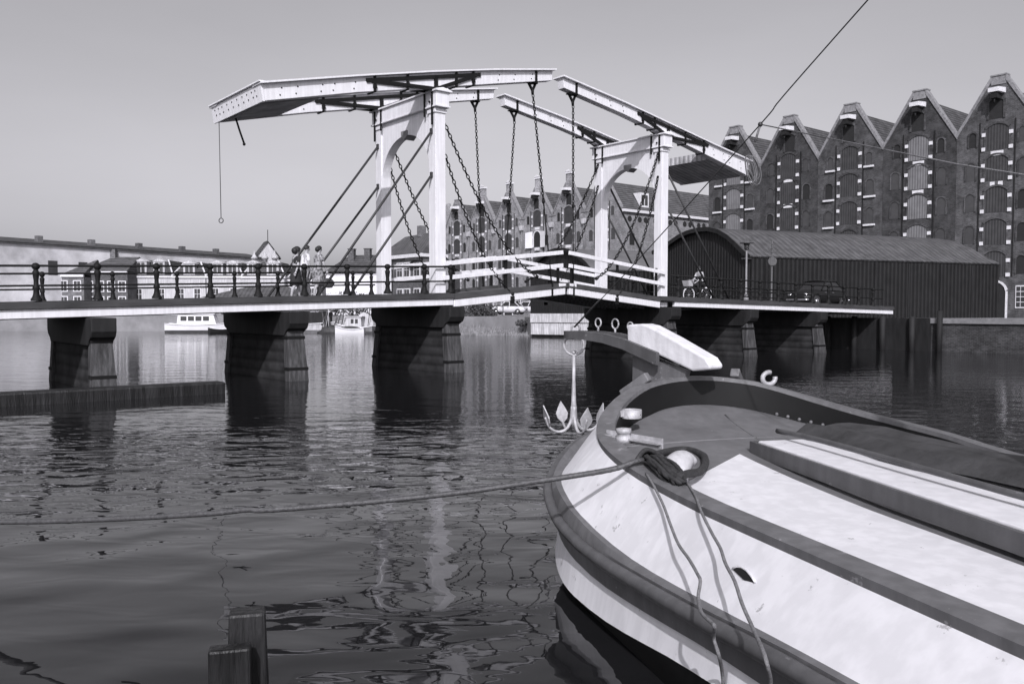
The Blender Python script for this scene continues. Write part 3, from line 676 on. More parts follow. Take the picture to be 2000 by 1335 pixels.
        if i < 2 and not sills:
            q = MB(); q.box(-.42, .42, -.06, .005, z-.40, z-.08) if i == 0 or rnd.random() < .6 else q.box(-.42, -.12, -.06, .005, z-.36, z-.06).box(.12, .42, -.06, .005, z-.36, z-.06)
            q.build('name_stone', M['stone'], o)
        for s in (-1, 1):
            ww, wh, dz = (.52, 1.05, .35) if i == 0 else (.66, 1.3, .15)
            xx = s*(dw/2 + (1.02 if i else .92))
            arched(r, 'window', xx, z+dz+(.0 if not sills else -.25), ww, wh, M['glass'] if rnd.random() < .7 else M['dark'], rise=ww*.4, surround=M['coping'] if brick == 'brick' else M[brick], sill=M['stone'] if sills else None, ringw=.09)
    # ground floor: a wide arched door and pale framed windows
    arched(r, 'ground_door', 0, GZ, 1.6, 2.6, M['dark'], rise=.7, surround=M['stone'])
    for s in (-1, 1):
        q = MB(); q.box(s*1.95-.5, s*1.95+.5, -.05, .004, GZ+.7, GZ+2.3); f = q.build('shop_window', M['stone'], r)
        q = MB()
        for a in range(3):
            for c in range(4): q.box(s*1.95-.44+a*.3, s*1.95-.44+a*.3+.26, -.06, -.052, GZ+.78+c*.37, GZ+.78+c*.37+.32)
        q.build('pane', M['glass'], f)
    if hop:
        q = MB(); q.hexa([(h-.2,-.36,ze-1.4),(h+.2,-.36,ze-1.4),(h+.2,-.02,ze-1.4),(h-.2,-.02,ze-1.4)], [(h-.32,-.42,ze-.8),(h+.32,-.42,ze-.8),(h+.32,-.02,ze-.8),(h-.32,-.02,ze-.8)]); ho = q.build('rain_hopper', M['concrete'], r)
        q = MB(); q.tube([(h,-.15,ze-1.4),(h,-.15,ze-4.6)], .06, 6); q.build('downpipe', M['greyl'], ho)
        q = MB(); q.box(h-.55, h+.55, -.1, .3, ze-.02, ze+.1); q.build('valley_sill', M['coping'], r)
    for s in (-1, 1):
        q = MB(); q.box(s*1.18-.035, s*1.18+.035, -.06, .004, 4.5, ze+.9); q.build('wall_anchor', M['tar'], r)
    return r
E1 = Vector((-.639, .769, 0)); RZ1 = math.atan2(-.769, .639)
W1lab = ['gabled brick warehouse at the corner with a long tiled side roof and a white dormer',
         'gabled brick warehouse with tall pinnacle, second from the long side roof, dark closed doors',
         'gabled brick warehouse with wide open white shutters round a black arched doorway',
         'gabled brick warehouse with closed dark doors, just left of the one with open shutters',
         'gabled brick warehouse with a slack hoisting chain crossing its gable, second from the left end',
         'leftmost brick warehouse of the row with a tall plain wing on its left']
wh = []
for i, k_ in enumerate((-5.6, 0, 5.6, 11.2, 16.8, 22.4)):
    p = Vector((7.5, 105, 0)) + E1*k_
    wh.append(warehouse(tuple(p), RZ1, W1lab[i], group='brick warehouses in the gabled row across the canal', open_row=1 if i == 2 else None, wing=3.2 if i == 5 else 0, pin=(i != 5), seed=i, depth=40 if i == 0 else 26, hop=(i != 0)))
# the corner warehouse has a long lit side: gutter, dormer and a row of round windows
cw = wh[0]; h = 2.8
q = MB(); q.box(h+.0, h+.30, .3, 40, 13.28, 13.58); q.build('gutter', M['stone'], cw)
for i in range(22):
    y = 1.6 + i*1.35 + (.35 if i % 2 else 0); q = MB(); q.lathe([(.34,0),(.34,.03)], (h-.02, y, 12.55), 12, axis='x', smooth=False); q.build('round_window', M['dark'], cw)
for z in (9.6, 6.9):
    for i in range(7):
        q = MB(); P = arch_pts(.8, 1.4); q.prism([(h-.02, 2+i*4.2+a, z+b) for a, b in P], (.03,0,0)); q.build('side_window', M['dark'], cw)
y = 4.6; q = MB(); q.prism([(h-1.55,y-.75,14.2+1.55),(h-.45,y-.75,14.1),(h-.45,y-.75,15.75)], (0,1.5,0)); dm = q.build('dormer', M['stone'], cw)
q = MB(); q.box(h-.46, h-.435, y-.55, y-.06, 14.3, 15.5); q.box(h-.46, h-.435, y+.06, y+.55, 14.3, 15.5); q.build('pane', M['glass'], dm)
for i, k_ in enumerate((0, -5.6, -11.2, -16.8, -22.4)):
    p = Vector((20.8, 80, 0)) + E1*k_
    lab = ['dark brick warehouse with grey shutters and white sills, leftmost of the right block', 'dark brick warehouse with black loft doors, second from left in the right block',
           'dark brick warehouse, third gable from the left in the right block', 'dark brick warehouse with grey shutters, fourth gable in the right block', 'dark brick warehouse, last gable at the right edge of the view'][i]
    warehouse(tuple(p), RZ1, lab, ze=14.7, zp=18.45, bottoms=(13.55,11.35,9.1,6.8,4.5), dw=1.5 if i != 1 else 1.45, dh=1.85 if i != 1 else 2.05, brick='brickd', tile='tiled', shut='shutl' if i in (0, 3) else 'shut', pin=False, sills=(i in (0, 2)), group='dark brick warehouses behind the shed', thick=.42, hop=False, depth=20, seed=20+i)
# ------------------------------------------------------------------ sheds
def shed(loc, rz, label, prof, length, face, roofm, wallside):
    # local: x along the roof away to the right, y across the arched end
    r = thing('shed', label, 'shed', loc, rz)
    m = MB(); m.prism([(0, y, z) for y, z in [(prof[0][0], GZ-.1)] + prof + [(prof[-1][0], GZ-.1)]], (.12, 0, 0)); m.build('end_wall', M[face], r)
    m = MB(); n = len(prof)
    m.grid(lambda i, j: (-.25 + (length+.25)*j, prof[i][0] + (prof[i][0]-5)*.015, prof[i][1]+.06), n, 2, smooth=False)
    m.grid(lambda i, j: (-.25 + (length+.25)*j, prof[i][0] + (prof[i][0]-5)*.015, prof[i][1]+.0), n, 2, smooth=False)
    m.build('roof', M[roofm], r)
    m = MB()
    for (y0, z0), (y1, z1) in zip(prof, prof[1:]):
        m.bar((-.27, y0, z0+.0), (-.27, y1, z1+.0), .06, .28)
    m.build('barge_board', M['tar'], r)
    m = MB(); m.box(.13, length, prof[0][0], prof[0][0]+.15, GZ-.1, prof[0][1]-.02); m.box(.13, length, prof[-1][0]-.15, prof[-1][0], GZ-.1, prof[-1][1]-.02); m.build('side_wall', M[wallside], r)
    for i in range(int(length/3)):
        m = MB(); m.box(1+i*3, 1.12+i*3, prof[0][0]-.05, prof[0][0]-.003, GZ-.1, prof[0][1]-.1); m.build('wall_post', M['tar'], r)
    return r
profA = [(0,5.35),(.7,5.75),(1.5,6.3),(2.3,6.8),(3.2,7.2),(4.3,7.45),(5.4,7.5),(6.6,7.42),(7.7,7.2),(8.8,6.85),(9.7,6.55),(11.0,6.3)]
RS = math.atan2(.39, .92)
shed((15.25,54,0), RS, 'black boarded shed with arched end and grey corrugated roof, behind the cyclist', profA, 60, 'shed', 'shedroof', 'shedx')
profB = [(0,5.1),(.8,5.6),(1.8,6.1),(3.0,6.6),(4.4,6.92),(6.0,7.02),(7.6,6.85),(9.0,6.5),(10.3,6.0),(11.4,5.5)]
shed((6.6,65.5,0), RS, 'low dark shed with a plain felt roof, seen between the two portals', profB, 22, 'shed', 'felt', 'shedx')
# pale concrete quay wall under the far shed, dark timber sheeting to its right
t = thing('quay_wall', 'pale streaked concrete quay wall with a projecting top course, beside the grass bank', 'quay wall')
A = Vector((2.15,68.7,0)); B = Vector((6.5,66.0,0)); nr = Vector((-.53,-.85,0))
m = MB(); m.prism([A+Vector((0,0,.22)), B+Vector((0,0,.22)), B+Vector((0,0,1.15)), A+Vector((0,0,1.15))], tuple(nr*.35)); m.build('wall_face', M['concrete'], t)
m = MB(); m.prism([A+Vector((0,0,1.16)), B+Vector((0,0,1.16)), B+Vector((0,0,1.85)), A+Vector((0,0,1.85))], tuple(nr*.45)); m.build('top_course', M['concrete'], t)
m = MB(); m.prism([A+Vector((0,0,-.3)), B+Vector((0,0,-.3)), B+Vector((0,0,.215)), A+Vector((0,0,.215))], tuple(nr*.15)); m.build('footing', M['tar'], t)
t = thing('timber_quay_wall', 'dark timber sheeting of the quay under the right span of the bridge', 'quay wall')
A = Vector((6.55,65.9,0)); B = bw_(28.3, -3); 
m = MB(); dv = (B-A); m.prism([A+Vector((0,0,-.5)), B+Vector((0,0,-.5)), B+Vector((0,0,GZ+.12)), A+Vector((0,0,GZ+.12))], tuple(Vector((-.78,-.62,0))*.3)); m.build('sheeting', M['tar'], t)
for i in range(16):
    p = A + dv*(i+.5)/16 + Vector((-.78,-.62,0))*.42; m = MB(); m.tube([(p.x,p.y,-.6),(p.x,p.y,GZ+.2)], .16, 8); m.build('pile', M['tar'], t)
t = thing('brick_quay_wall', 'weathered brick quay wall with a stone coping, at the right end of the bridge', 'quay wall', tuple(bw_(28.6,-1.5,0)), R(38.7-90))
m = MB(); m.box(0, 58, -.35, -.01, -.6, GZ-.15); m.build('wall_face', M['brickd'], t)
m = MB(); m.box(0, 58, -.45, .35, GZ-.147, GZ+.12); m.build('coping', M['greyl'], t)
for i in range(9):
    m = MB(); m.tube([(2+i*5.5,-.55,-.6),(2+i*5.5,-.5,GZ+.5)], .15, 8); m.build('fender_pile', M['tar'], t)
# ------------------------------------------------------------------ houses on the far left bank
def sash(parent, x, z, w, h, y=-.02):
    q = MB(); q.box(x-w/2-.09, x+w/2+.09, y-.05, y+.03, z-.08, z+h+.08); f = q.build('window', M['stone'], parent)
    q = MB()
    for a in (-1, 1):
        for c in (0, 1): q.box(x+(a-1)*w/4+.025+(w/4 if a > 0 else 0)*0 + (w/2 if a < 0 else w/2)*0, x+(a-1)*w/4+w/2-.025, y-.062, y-.052, z+c*h/2+.03, z+(c+1)*h/2-.03)
    q.build('pane', M['glass'], f)
t = thing('brick_house', 'brick canal house with a hipped tile roof, white cornice and white sash windows', 'house', (-8.05,85.4,0), RZ1)
m = MB(); m.box(-7.6, 0, 0, 2.6, GZ-.2, 7.35); m.build('wall', M['brickh'], t)
m = MB(); m.box(-7.8, .2, -.3, 2.8, 7.36, 7.75); m.build('cornice', M['stone'], t)
m = MB(); m.add([(-7.9,-.35,7.76),(.3,-.35,7.76),(.3,2.9,7.76),(-7.9,2.9,7.76),(-5.4,1.4,9.7),(.1,1.4,9.9)], [(0,1,5,4),(1,2,5),(2,3,4,5),(3,0,4),(0,3,2,1)]); rf = m.build('roof', M['shedroof'], t)
m = MB(); m.box(-2.6, -2.0, 1.0, 1.7, 9.5, 10.6); m.build('chimney', M['brickh'], rf)
for x in (-6.9, -4.2, -2.9, -1.1):
    for z in (5.5, 2.9): sash(t, x, z, .95, 1.35)
m = MB(); m.box(-1.9, -.2, -.85, -.02, 7.0, 7.3); m.build('awning', M['tarp'], t)
t = thing('white_house', 'long white plastered wall under a low tiled roof with two chimneys, behind the stay rods', 'house', tuple(at(640, 600, 100)*Vector((1,1,0)) if False else (at(637,600,101).x, 101, 0)), R(-12))
m = MB(); m.box(0, 6.4, 0, 7, GZ-.2, 6.45); m.build('wall', M['renderw'], t)
m = MB(); m.add([(-.3,-.3,6.46),(6.7,-.3,6.46),(6.7,7.3,6.46),(-.3,7.3,6.46),(1.6,3.5,8.7),(5.6,3.5,8.7)], [(0,1,5,4),(1,2,5),(2,3,4,5),(3,0,4),(0,3,2,1)]); rf = m.build('roof', M['tiled'], t)
for x in (2.2, 4.2):
    m = MB(); m.box(x-.35, x+.35, 2.2, 2.9, 7.6, 9.3); m.box(x-.42, x+.42, 2.13, 2.97, 9.303, 9.4); m.build('chimney', M['brickh'], rf)
m = MB(); m.box(-.05, 6.45, -.06, -.003, 6.2, 6.44); m.build('gutter', M['stone'], t)
t = thing('long_warehouse', 'long pale weathered building with a thin dark roof on the far left bank', 'warehouse', (-62,102.5,0), math.atan2(8, 5.2))
m = MB(); m.box(0, 43, 0, 9, GZ-.2, 10.2); m.build('wall', mat('mottled render', 0.52, 0.9, 0.3, 0.3, v2=0.78, detail=9), t)
m = MB(); m.hexa([(-.2,-.25,10.21),(43.2,-.25,10.21),(43.2,9.2,10.21),(-.2,9.2,10.21)], [(-.2,-.25,10.5),(43.2,-.25,10.5),(43.2,4,11.3),(-.2,4,11.3)]); m.build('roof', M['tiled'], t)
for x in (8, 15, 22, 29, 35):
    m = MB(); m.box(x-.35, x+.35, .9, 1.6, 10.5, 11.5); m.build('chimney', M['brickh'], t)
for x in (9, 13, 17, 21, 25, 29, 33, 37):
    m = MB(); m.box(x-.6, x+.6, -.03, .0, 6.6, 8.4); m.build('window', M['glass'], t)
t = thing('hoist_house', 'small gabled hoist house with a steep dark roof, above the far pale building', 'house', (at(503,600,141).x, 141, 0), R(25))
m = MB(); m.prism([(0,0,GZ),(3.4,0,GZ),(3.4,0,10.9),(1.7,0,13.3),(0,0,10.9)], (0,3.2,0)); m.build('wall', M['render'], t)
m = MB()
for s in (-1, 1):
    m.hexa([(1.7,-.3,13.3),(1.7+s*2.1,-.3,10.5),(1.7+s*2.1,3.6,10.5),(1.7,3.6,13.3)], [(1.7,-.3,13.5),(1.7+s*2.1,-.3,10.7),(1.7+s*2.1,3.6,10.7),(1.7,3.6,13.5)])
m.build('roof', M['tiled'], t)
m = MB(); m.tube([(1.7,-.3,13.5),(1.7,-.3,15.2)], .06, 6); m.build('finial', M['tar'], t)
for px in (498, 519, 538):
    p = at(px, 600, 128); t = thing('roof_ventilator', 'white roof ventilator with a conical cap, %s of the three by the hoist house' % {498:'leftmost',519:'middle one',538:'rightmost'}[px], 'ventilator', (p.x, 128, 0), 0, 'white roof ventilators by the hoist house')
    m = MB(); m.lathe([(.36,8.0),(.36,9.6),(.44,9.62),(.44,9.75)], n=10); m.build('drum', M['render'], t)
    m = MB(); m.lathe([(.58,9.76),(.3,10.1),(.10,10.5),(.04,11.0)], n=10); m.build('cap', M['concrete'], t)
def mansard(px0, px1, Y, zt, ze, label, dorm, rz=0.0):
    a = at(px0, 600, Y); b2 = at(px1, 600, Y); W = b2.x - a.x
    t = thing('mansard_house', label, 'house', (a.x, Y, 0), rz, 'mansard houses on the far left bank')
    m = MB(); m.box(0, W, 0, 8, GZ-.2, ze); m.build('wall', M['render'], t)
    m = MB(); m.box(-.15, W+.15, -.2, 8.1, ze+.003, ze+.22); m.build('cornice', M['stone'], t)
    m = MB(); m.hexa([(-.1,-.1,ze+.223),(W+.1,-.1,ze+.223),(W+.1,8,ze+.223),(-.1,8,ze+.223)], [(1.1,1.5,zt),(W-1.1,1.5,zt),(W-1.1,6.5,zt),(1.1,6.5,zt)]); rf = m.build('roof', M['tiled'], t)
    m = MB()
    for x0, x1 in ((-.1, 1.1), (W+.1, W-1.1)): m.bar((x0,-.1,ze+.25), (x1,1.5,zt+.05), .16, .12)
    m.build('hip_trim', M['stone'], t)
    for f in dorm:
        x = W*f; m = MB(); m.box(x-.75, x+.75, .05, 1.6, ze+.4, zt-.25); m.prism([(x-.9,-.05,zt-.247),(x+.9,-.05,zt-.247),(x,-.05,zt+.15)], (0,1.7,0)); d = m.build('dormer', M['concrete'], rf)
        m = MB(); m.box(x-.5, x-.05, .035, .047, ze+.55, zt-.4); m.box(x+.05, x+.5, .035, .047, ze+.55, zt-.4); m.build('pane', M['glass'], d)
    for i in range(max(2, int(W/2))):
        x = W*(i+.5)/max(2, int(W/2)); sash(t, x, 3.6, .8, 1.4)
    return t
mansard(250, 338, 116, 8.9, 6.5, 'pale mansard house furthest left behind the bridge railing', (.3, .7))
mansard(338, 402, 114, 8.5, 6.4, 'pale mansard house with one dormer, left of the walkers, second from the left', (.5,))
mansard(404, 474, 113, 8.5, 6.35, 'pale mansard house with two white dormers, below the mottled long building', (.3, .72))
mansard(474, 556, 111, 8.4, 6.25, 'pale mansard house with a white dormer, directly left of the woman in black', (.25, .72))
mansard(560, 626, 112, 7.6, 5.9, 'pale mansard house mostly hidden behind the three walkers', (.5,))
t = thing('boathouse', 'low pale shed with a light hipped roof, on the bank behind the left span', 'shed', (at(400,600,97).x, 97, 0))
m = MB(); m.box(0, 10.6, 0, 5, GZ-.2, 3.6); m.build('wall', M['greyl'], t)
m = MB(); m.add([(-.3,-.3,3.6),(10.9,-.3,3.6),(10.9,5.3,3.6),(-.3,5.3,3.6),(4.6,2.5,4.95),(8.4,2.5,4.95)], [(0,1,5,4),(1,2,5),(2,3,4,5),(3,0,4),(0,3,2,1)]); m.build('roof', M['shedroof'], t)
# low houses that carry on beyond the left edge of the print
for i, (px0, px1, Y, zt) in enumerate(((-60, 60, 108, 9.6), (60, 165, 111, 8.8), (165, 250, 113, 9.3))):
    a = at(px0, 600, Y); b2 = at(px1, 600, Y); W = b2.x-a.x
    t = thing('row_house', ['brick row house at the left edge of the view', 'brick row house with a single chimney, second from the left edge', 'brick row house beside the leftmost mansard house'][i], 'house', (a.x, Y, 0), 0, 'brick row houses on the left bank')
    m = MB(); m.box(0, W-.02, 0, 8, GZ-.2, zt-2.4); m.build('wall', M['brickh'], t)
    m = MB(); m.box(-.05, W, -.2, .1, zt-2.397, zt-2.1); m.build('cornice', M['stone'], t)
    m = MB(); m.prism([(0,-.2,zt-2.09),(0,8.2,zt-2.09),(0,4,zt)], (W-.03,0,0)); rf = m.build('roof', M['tile'], t)
    m = MB(); m.box(W*.3, W*.3+.8, 3.6, 4.4, zt-.3, zt+1.0); m.build('chimney', M['brickh'], rf)
    for j in range(4):
        for z in (2.6, 4.6): sash(t, W*(j+.5)/4, z, .85, 1.3)
# ------------------------------------------------------------------ shrubs
def shrub(x, y, z, rx, ry, rz_, n, label, group='shrubs along the far bank', seed=0):
    rnd = random.Random(seed); t = thing('shrub', label, 'shrub', (x, y, z), 0, group)
    m = MB(); cl = [(rnd.uniform(-.7,.7)*rx, rnd.uniform(-.7,.7)*ry, rnd.uniform(.25,.85)*rz_, rnd.uniform(.3,.55)) for _ in range(9)]
    for i in range(n):
        cx, cy, cz, cr = rnd.choice(cl); d = Vector((rnd.gauss(0,1), rnd.gauss(0,1), rnd.gauss(0,1))).normalized()*rnd.random()**.4
        p = Vector((cx+d.x*cr*rx, cy+d.y*cr*ry, max(.05, cz+d.z*cr*rz_))); s = rnd.uniform(.05,.13)
        a = Vector((rnd.gauss(0,1), rnd.gauss(0,1), rnd.gauss(0,.6))).normalized()*s; b2 = a.orthogonal().normalized()*s*.7
        m.add([p-a, p+b2, p+a, p-b2], [(0,1,2,3)])
    m.build('foliage', M['leaf'], t, fix=False)
    m = MB()
    for i in range(5): m.tube([(0,0,-.1), (cl[i][0]*.5,cl[i][1]*.5,cl[i][2]*.6), (cl[i][0],cl[i][1],cl[i][2])], [.06,.04,.015], 5)
    m.build('stem', M['bark'], t)
L_ = ['tangled shrub left of the parked cars, nearest the pier', 'tall shrub on the bank between the pier and the fence stakes', 'low dark shrub just left of the parked pale car', 'shrub low on the bank beside the concrete wall', 'ragged shrub right of the motor cruiser', 'ragged shrub behind the moored barge', 'ragged shrub behind the pole clutter', 'ragged shrub behind the small cabin boat', 'ragged shrub at the right end behind the small boats']
for i, (px, Y, rx, rz_) in enumerate(((905,84,1.7,2.3),(928,86,1.6,2.0),(950,88,1.1,1.5),(1030,73.2,.9,.5),(470,92,3.0,1.6),(610,91,2.4,2.0),(652,92,2.0,2.2),(688,91,2.2,2.0),(722,92,2.0,2.2))):
    p = at(px, 600, Y); shrub(p.x, Y, GZ*(.75 if i < 3 else .5 if i == 3 else 1), rx, 1.2, rz_, 1100, L_[i], seed=40+i)
t = thing('stake_fence', 'row of thin stakes and rails along the top of the grass bank', 'fence')
m = MB()
for i in range(9):
    p = at(894+i*11, 600, 84+i*.9); 
    q = MB(); q.tube([(p.x,p.y,.7),(p.x+random.uniform(-.08,.08),p.y,GZ+1.3+random.uniform(-.2,.5))], .06, 6); q.build('stake', M['bark'], t)
a = at(894,600,84); b2 = at(984,600,91.5)
for z in (1.9, 2.5): q = MB(); q.tube([(a.x,a.y,z),(b2.x,b2.y,z+.1)], .035, 5); q.build('wire', M['tar'], t)
# ------------------------------------------------------------------ cars
def car(name, label, loc, rz, paint, estate=False, group=None):   # front towards +x
    t = thing(name, label, 'car', loc, rz, group)
    secs = [(-2.05,.50,.36,.62),(-1.98,.66,.26,.80),(-1.6,.76,.22,.92),(-1.0,.80,.20,.98),(0,.81,.20,1.0),(.9,.80,.20,.99),(1.4,.76,.22,.94),(1.85,.68,.26,.82),(2.02,.50,.38,.62)]
    m = MB(); n = 16
    def f(i, j):
        x, hw, z0, z1 = secs[i]; a = 2*math.pi*j/n; e = .55
        cy = math.copysign(abs(math.cos(a))**e, math.cos(a)); cz = math.copysign(abs(math.sin(a))**e, math.sin(a))
        return (x, hw*cy, (z0+z1)/2 + (z1-z0)/2*cz)
    m.grid(f, len(secs), n+1); 
    m.add([f(0,j) for j in range(n)], [tuple(range(n))]); m.add([f(len(secs)-1,j) for j in range(n)], [tuple(range(n))])
    bo = m.build('body', paint, t)
    cab = [(-1.85 if estate else -1.35,.70,.62),(-1.70 if estate else -.75,.62,1.0),(.15,.62,1.0),(.62,.70,.62)]
    base = .97; top = 1.50
    xs0, xs1 = (-1.9 if estate else -1.42), .78; xt0, xt1 = (-1.72 if estate else -.85), .22
    m = MB(); m.hexa([(xs0,-.70,base-.03),(xs1,-.70,base-.03),(xs1,.70,base-.03),(xs0,.70,base-.03)], [(xt0,-.57,top-.08),(xt1,-.57,top-.08),(xt1,.57,top-.08),(xt0,.57,top-.08)]); m.build('window', M['cglass'], t)
    m = MB(); N = 9
    def rf(i, j):
        x = xt0-.10 + (xt1-xt0+.2)*i/(N-1); u_ = j/8*2-1; q = (i/(N-1)*2-1)
        return (x, .63*u_, top-.09 + .11*(1-abs(u_)**2.6)*(1-abs(q)**4*.5))
    m.grid(rf, N, 9)
    for s in (-1, 1):
        for (x0, x1) in ((xs1, xt1), (xs0, xt0), ((xs0+xs1)/2+.02, (xt0+xt1)/2+.02)) + (((xs0+(xs1-xs0)*.25), xt0+(xt1-xt0)*.25),)*(1 if estate else 0):
            m.bar((x0, s*.705, base-.03), (x1, s*.59, top-.07), .07, .05, (0,1,0))
    for x0, x1 in ((xs1, xt1), (xs0, xt0)): pass
    m.build('roof', paint, bo)
    for x in (-1.25, 1.3):
        for s in (-1, 1):
            w = MB(); y0 = s*.60; w.lathe([(.05,-.08),(.30,-.09),(.33,-.05),(.33,.05),(.30,.09),(.05,.08)], (x, s*.70, .33), 16, axis='y'); wo_ = w.build('wheel', M['tyre'], t)
            w = MB(); w.lathe([(.17,.0),(.16,.03),(.05,.05)], (x, s*.79 if s > 0 else s*.79-.05, .33), 12, axis='y'); w.build('hub_cap', M['chrome'], wo_)
            a = MB(); a.tube([(x+.40*math.cos(q), s*.775, .34+.40*math.sin(q)) for q in [math.pi*k_/8 for k_ in range(9)]], .035, 5); a.build('wheel_arch', paint if paint != M['black'] else M['black'], bo)
    for x in (-2.08, 2.05):
        b3 = MB(); b3.tube([(x-.1*(1 if x > 0 else -1), -.70, .42), (x, -.5, .42), (x, .5, .42), (x-.1*(1 if x > 0 else -1), .70, .42)], .055, 7); b3.build('bumper', M['chrome'], t)
    for s in (-1, 1):
        h_ = MB(); h_.lathe([(.11,0),(.10,.05),(.02,.07)], (1.90, s*.47, .68), 12, axis='x'); h_.build('headlight', M['chrome'], t)
        h_ = MB(); h_.box(-2.04, -1.96, s*.50-.05, s*.50+.05, .60, .72); h_.build('tail_light', M['greyd'], t)
        q = MB(); q.box(-.25, -.05, s*.815-.012, s*.815+.012, .80, .83); q.box(.45, .65, s*.815-.012, s*.815+.012, .80, .83); q.build('door_handle', M['chrome'], t)
    q = MB(); q.box(-2.075, -2.06, -.24, .24, .50, .62); q.build('number_plate', M['dark'], t)
    return t
p = at(994, 617, 97); car('parked_car', 'pale rounded saloon car parked nose left at the top of the grass bank', (p.x, 97, GZ+.12), R(160), M['car'], group='pale cars parked on the bank')
p = at(1030, 614, 101); car('parked_car', 'pale estate car with upright windows, parked behind the rounded saloon', (p.x, 101, GZ+.12), R(146), M['car'], estate=True, group='pale cars parked on the bank')
car('parked_car', 'dark car with chrome bumper on the right span behind the railing', tuple(bw_(26.6, 2.4, zk(26.6)-.13)), R(38.7+180), M['black'])
# ------------------------------------------------------------------ street lamp and round sign on the right span
p = bw_(22.6, 4.15, 0)
t = thing('street_lamp', 'slender street lamp with a flat hat shade, standing right of the arched shed end', 'street lamp', (p.x, p.y, zk(22.6)-.2))
m = MB(); m.lathe([(.14,0),(.14,.5),(.09,.62),(.11,.66),(.06,.75),(.05,2.7),(.045,3.05)], n=10); m.build('lamp_post', M['greyl'], t)
m = MB(); m.lathe([(.07,3.05),(.13,3.1),(.16,3.4)], n=10); m.build('lantern', M['glass'], t)
m = MB(); m.lathe([(.38,3.40),(.36,3.45),(.16,3.52),(.05,3.62),(.01,3.68)], n=14); m.build('lamp_shade', M['greyd'], t)
m = MB(); m.tube([(-.28,0,2.6),(.28,0,2.6)], .022, 6); m.build('ladder_bar', M['greyd'], t)
p = bw_(24.6, 3.95, 0)
t = thing('round_sign', 'dark round sign disc on a post in front of the shed roof', 'sign', (p.x, p.y, zk(24.6)-.2))
m = MB(); m.lathe([(.10,0),(.10,.4),(.055,.5),(.05,3.5),(.03,3.7)], n=8); m.build('post', M['greyd'], t)
m = MB(); m.lathe([(.24,-.02),(.24,.02)], (0,-.08,2.55), 18, axis='y', smooth=False); m.build('disc', M['greyd'], t)
m = MB(); m.torus((0,-.06,3.25), .22, .018, (0,1,0), 16); m.tube([(-.22,-.06,3.25),(.22,-.06,3.25)], .014, 5); m.build('ring', M['greyd'], t)
# ------------------------------------------------------------------ the moored barge in front (x = aft from the bow, y = to starboard)
BA = R(15); BD = Vector((math.sin(BA), -math.cos(BA), 0)); BL = Vector((math.cos(BA), math.sin(BA), 0)); BP = Vector((1.70, 7.95, 0))
barge = thing('barge', 'white and grey round-bowed barge with tumblehome bulwarks, moored in the right foreground', 'barge', tuple(BP), R(-75))
ZR = [(0,1.43),(.2,1.34),(.45,1.24),(.8,1.15),(1.2,1.09),(1.6,1.05),(2.0,1.00),(2.5,.97),(3,.96),(6,.99),(10,1.1)]
ZU = [(-.35,1.05),(-.14,.99),(-.03,.90),(.2,.80),(.5,.74),(1.0,.72),(1.36,.70),(1.7,.64),(2,.60),(2.5,.57),(3,.58),(3.6,.62),(4.3,.67),(6,.76),(10,.95)]
ZB = [(-.45,.95),(-.14,.89),(.2,.79),(.5,.70),(.8,.65),(1.1,.61),(1.36,.56),(1.6,.52),(2,.48),(2.5,.49),(3,.52),(3.6,.56),(4.2,.62),(6,.72),(10,.9)]
ZL = [(-.32,.72),(0,.60),(.5,.48),(1.0,.41),(1.4,.36),(1.9,.31),(2.3,.31),(2.8,.345),(3.3,.39),(3.6,.42),(6,.55),(10,.7)]
ZW = [(-.2,.48),(0,.40),(.5,.27),(1.0,.16),(1.5,.10),(1.85,.09),(2.25,.11),(2.55,.14),(2.9,.19),(3.3,.25),(4,.32),(6,.42),(10,.55)]
ZD = [(0,1.13),(.2,1.08),(.5,1.0),(1,.93),(1.6,.88),(2.2,.85),(3,.83),(6,.84),(10,.9)]
def smooth_tab(tab):
    return lambda a: (interp(tab, a-.15) + interp(tab, a) * 2 + interp(tab, a+.15)) / 4
NA, NP = 26, 48; AFT = 9.2
def hull_line(A, B, a0, zf, p=2.0):
    if isinstance(zf, list): zf = smooth_tab(zf)
    out = []
    for i in range(NA): a = AFT + (a0+A-AFT)*i/NA; out.append((a, -B, zf(a)))
    for i in range(NP+1):
        ph = -math.pi/2 + math.pi*i/NP; a = a0 + A*(1-math.cos(ph)); out.append((a, B*math.sin(ph), zf(a)))
    for i in range(1, NA+1): a = a0+A + (AFT-a0-A)*i/NA; out.append((a, B, zf(a)))
    return out
def loft(lines, name, mats, parent, mids=None):
    m = MB(); n = len(lines[0])
    m.grid(lambda i, j: lines[i][j], len(lines), n, smooth=True, mfn=(lambda i, j: mids[i]) if mids else None)
    o = m.build(name, mats, parent); o.data.set_sharp_from_angle(angle=R(32)); return o
lRB = hull_line(1.90, 1.47, -.02, lambda a: smooth_tab(ZR)(a)-.055); lRO = hull_line(1.9, 1.475, -.025, lambda a: smooth_tab(ZR)(a)-.01); lRT = hull_line(1.89, 1.455, .0, ZR)
lRI = [(p[0], p[1], q[2]+.0) for p, q in zip(hull_line(1.85, 1.34, .09, ZR), lRT)]; lRI2 = [(p[0]+.004, p[1]*.998, p[2]-.035) for p in lRI]; lDK = hull_line(1.85, 1.355, .08, lambda a: smooth_tab(ZD)(a)-.03)
lU0 = hull_line(2.1, 1.71, -.335, ZU); lU = hull_line(2.1, 1.745, -.37, lambda a: smooth_tab(ZU)(a)-.006)
lB1 = hull_line(2.1, 1.765, -.40, lambda a: smooth_tab(ZB)(a)+.05); lL = hull_line(2.1, 1.745, -.345, ZL); lL0 = hull_line(2.1, 1.725, -.32, lambda a: smooth_tab(ZL)(a)-.012)
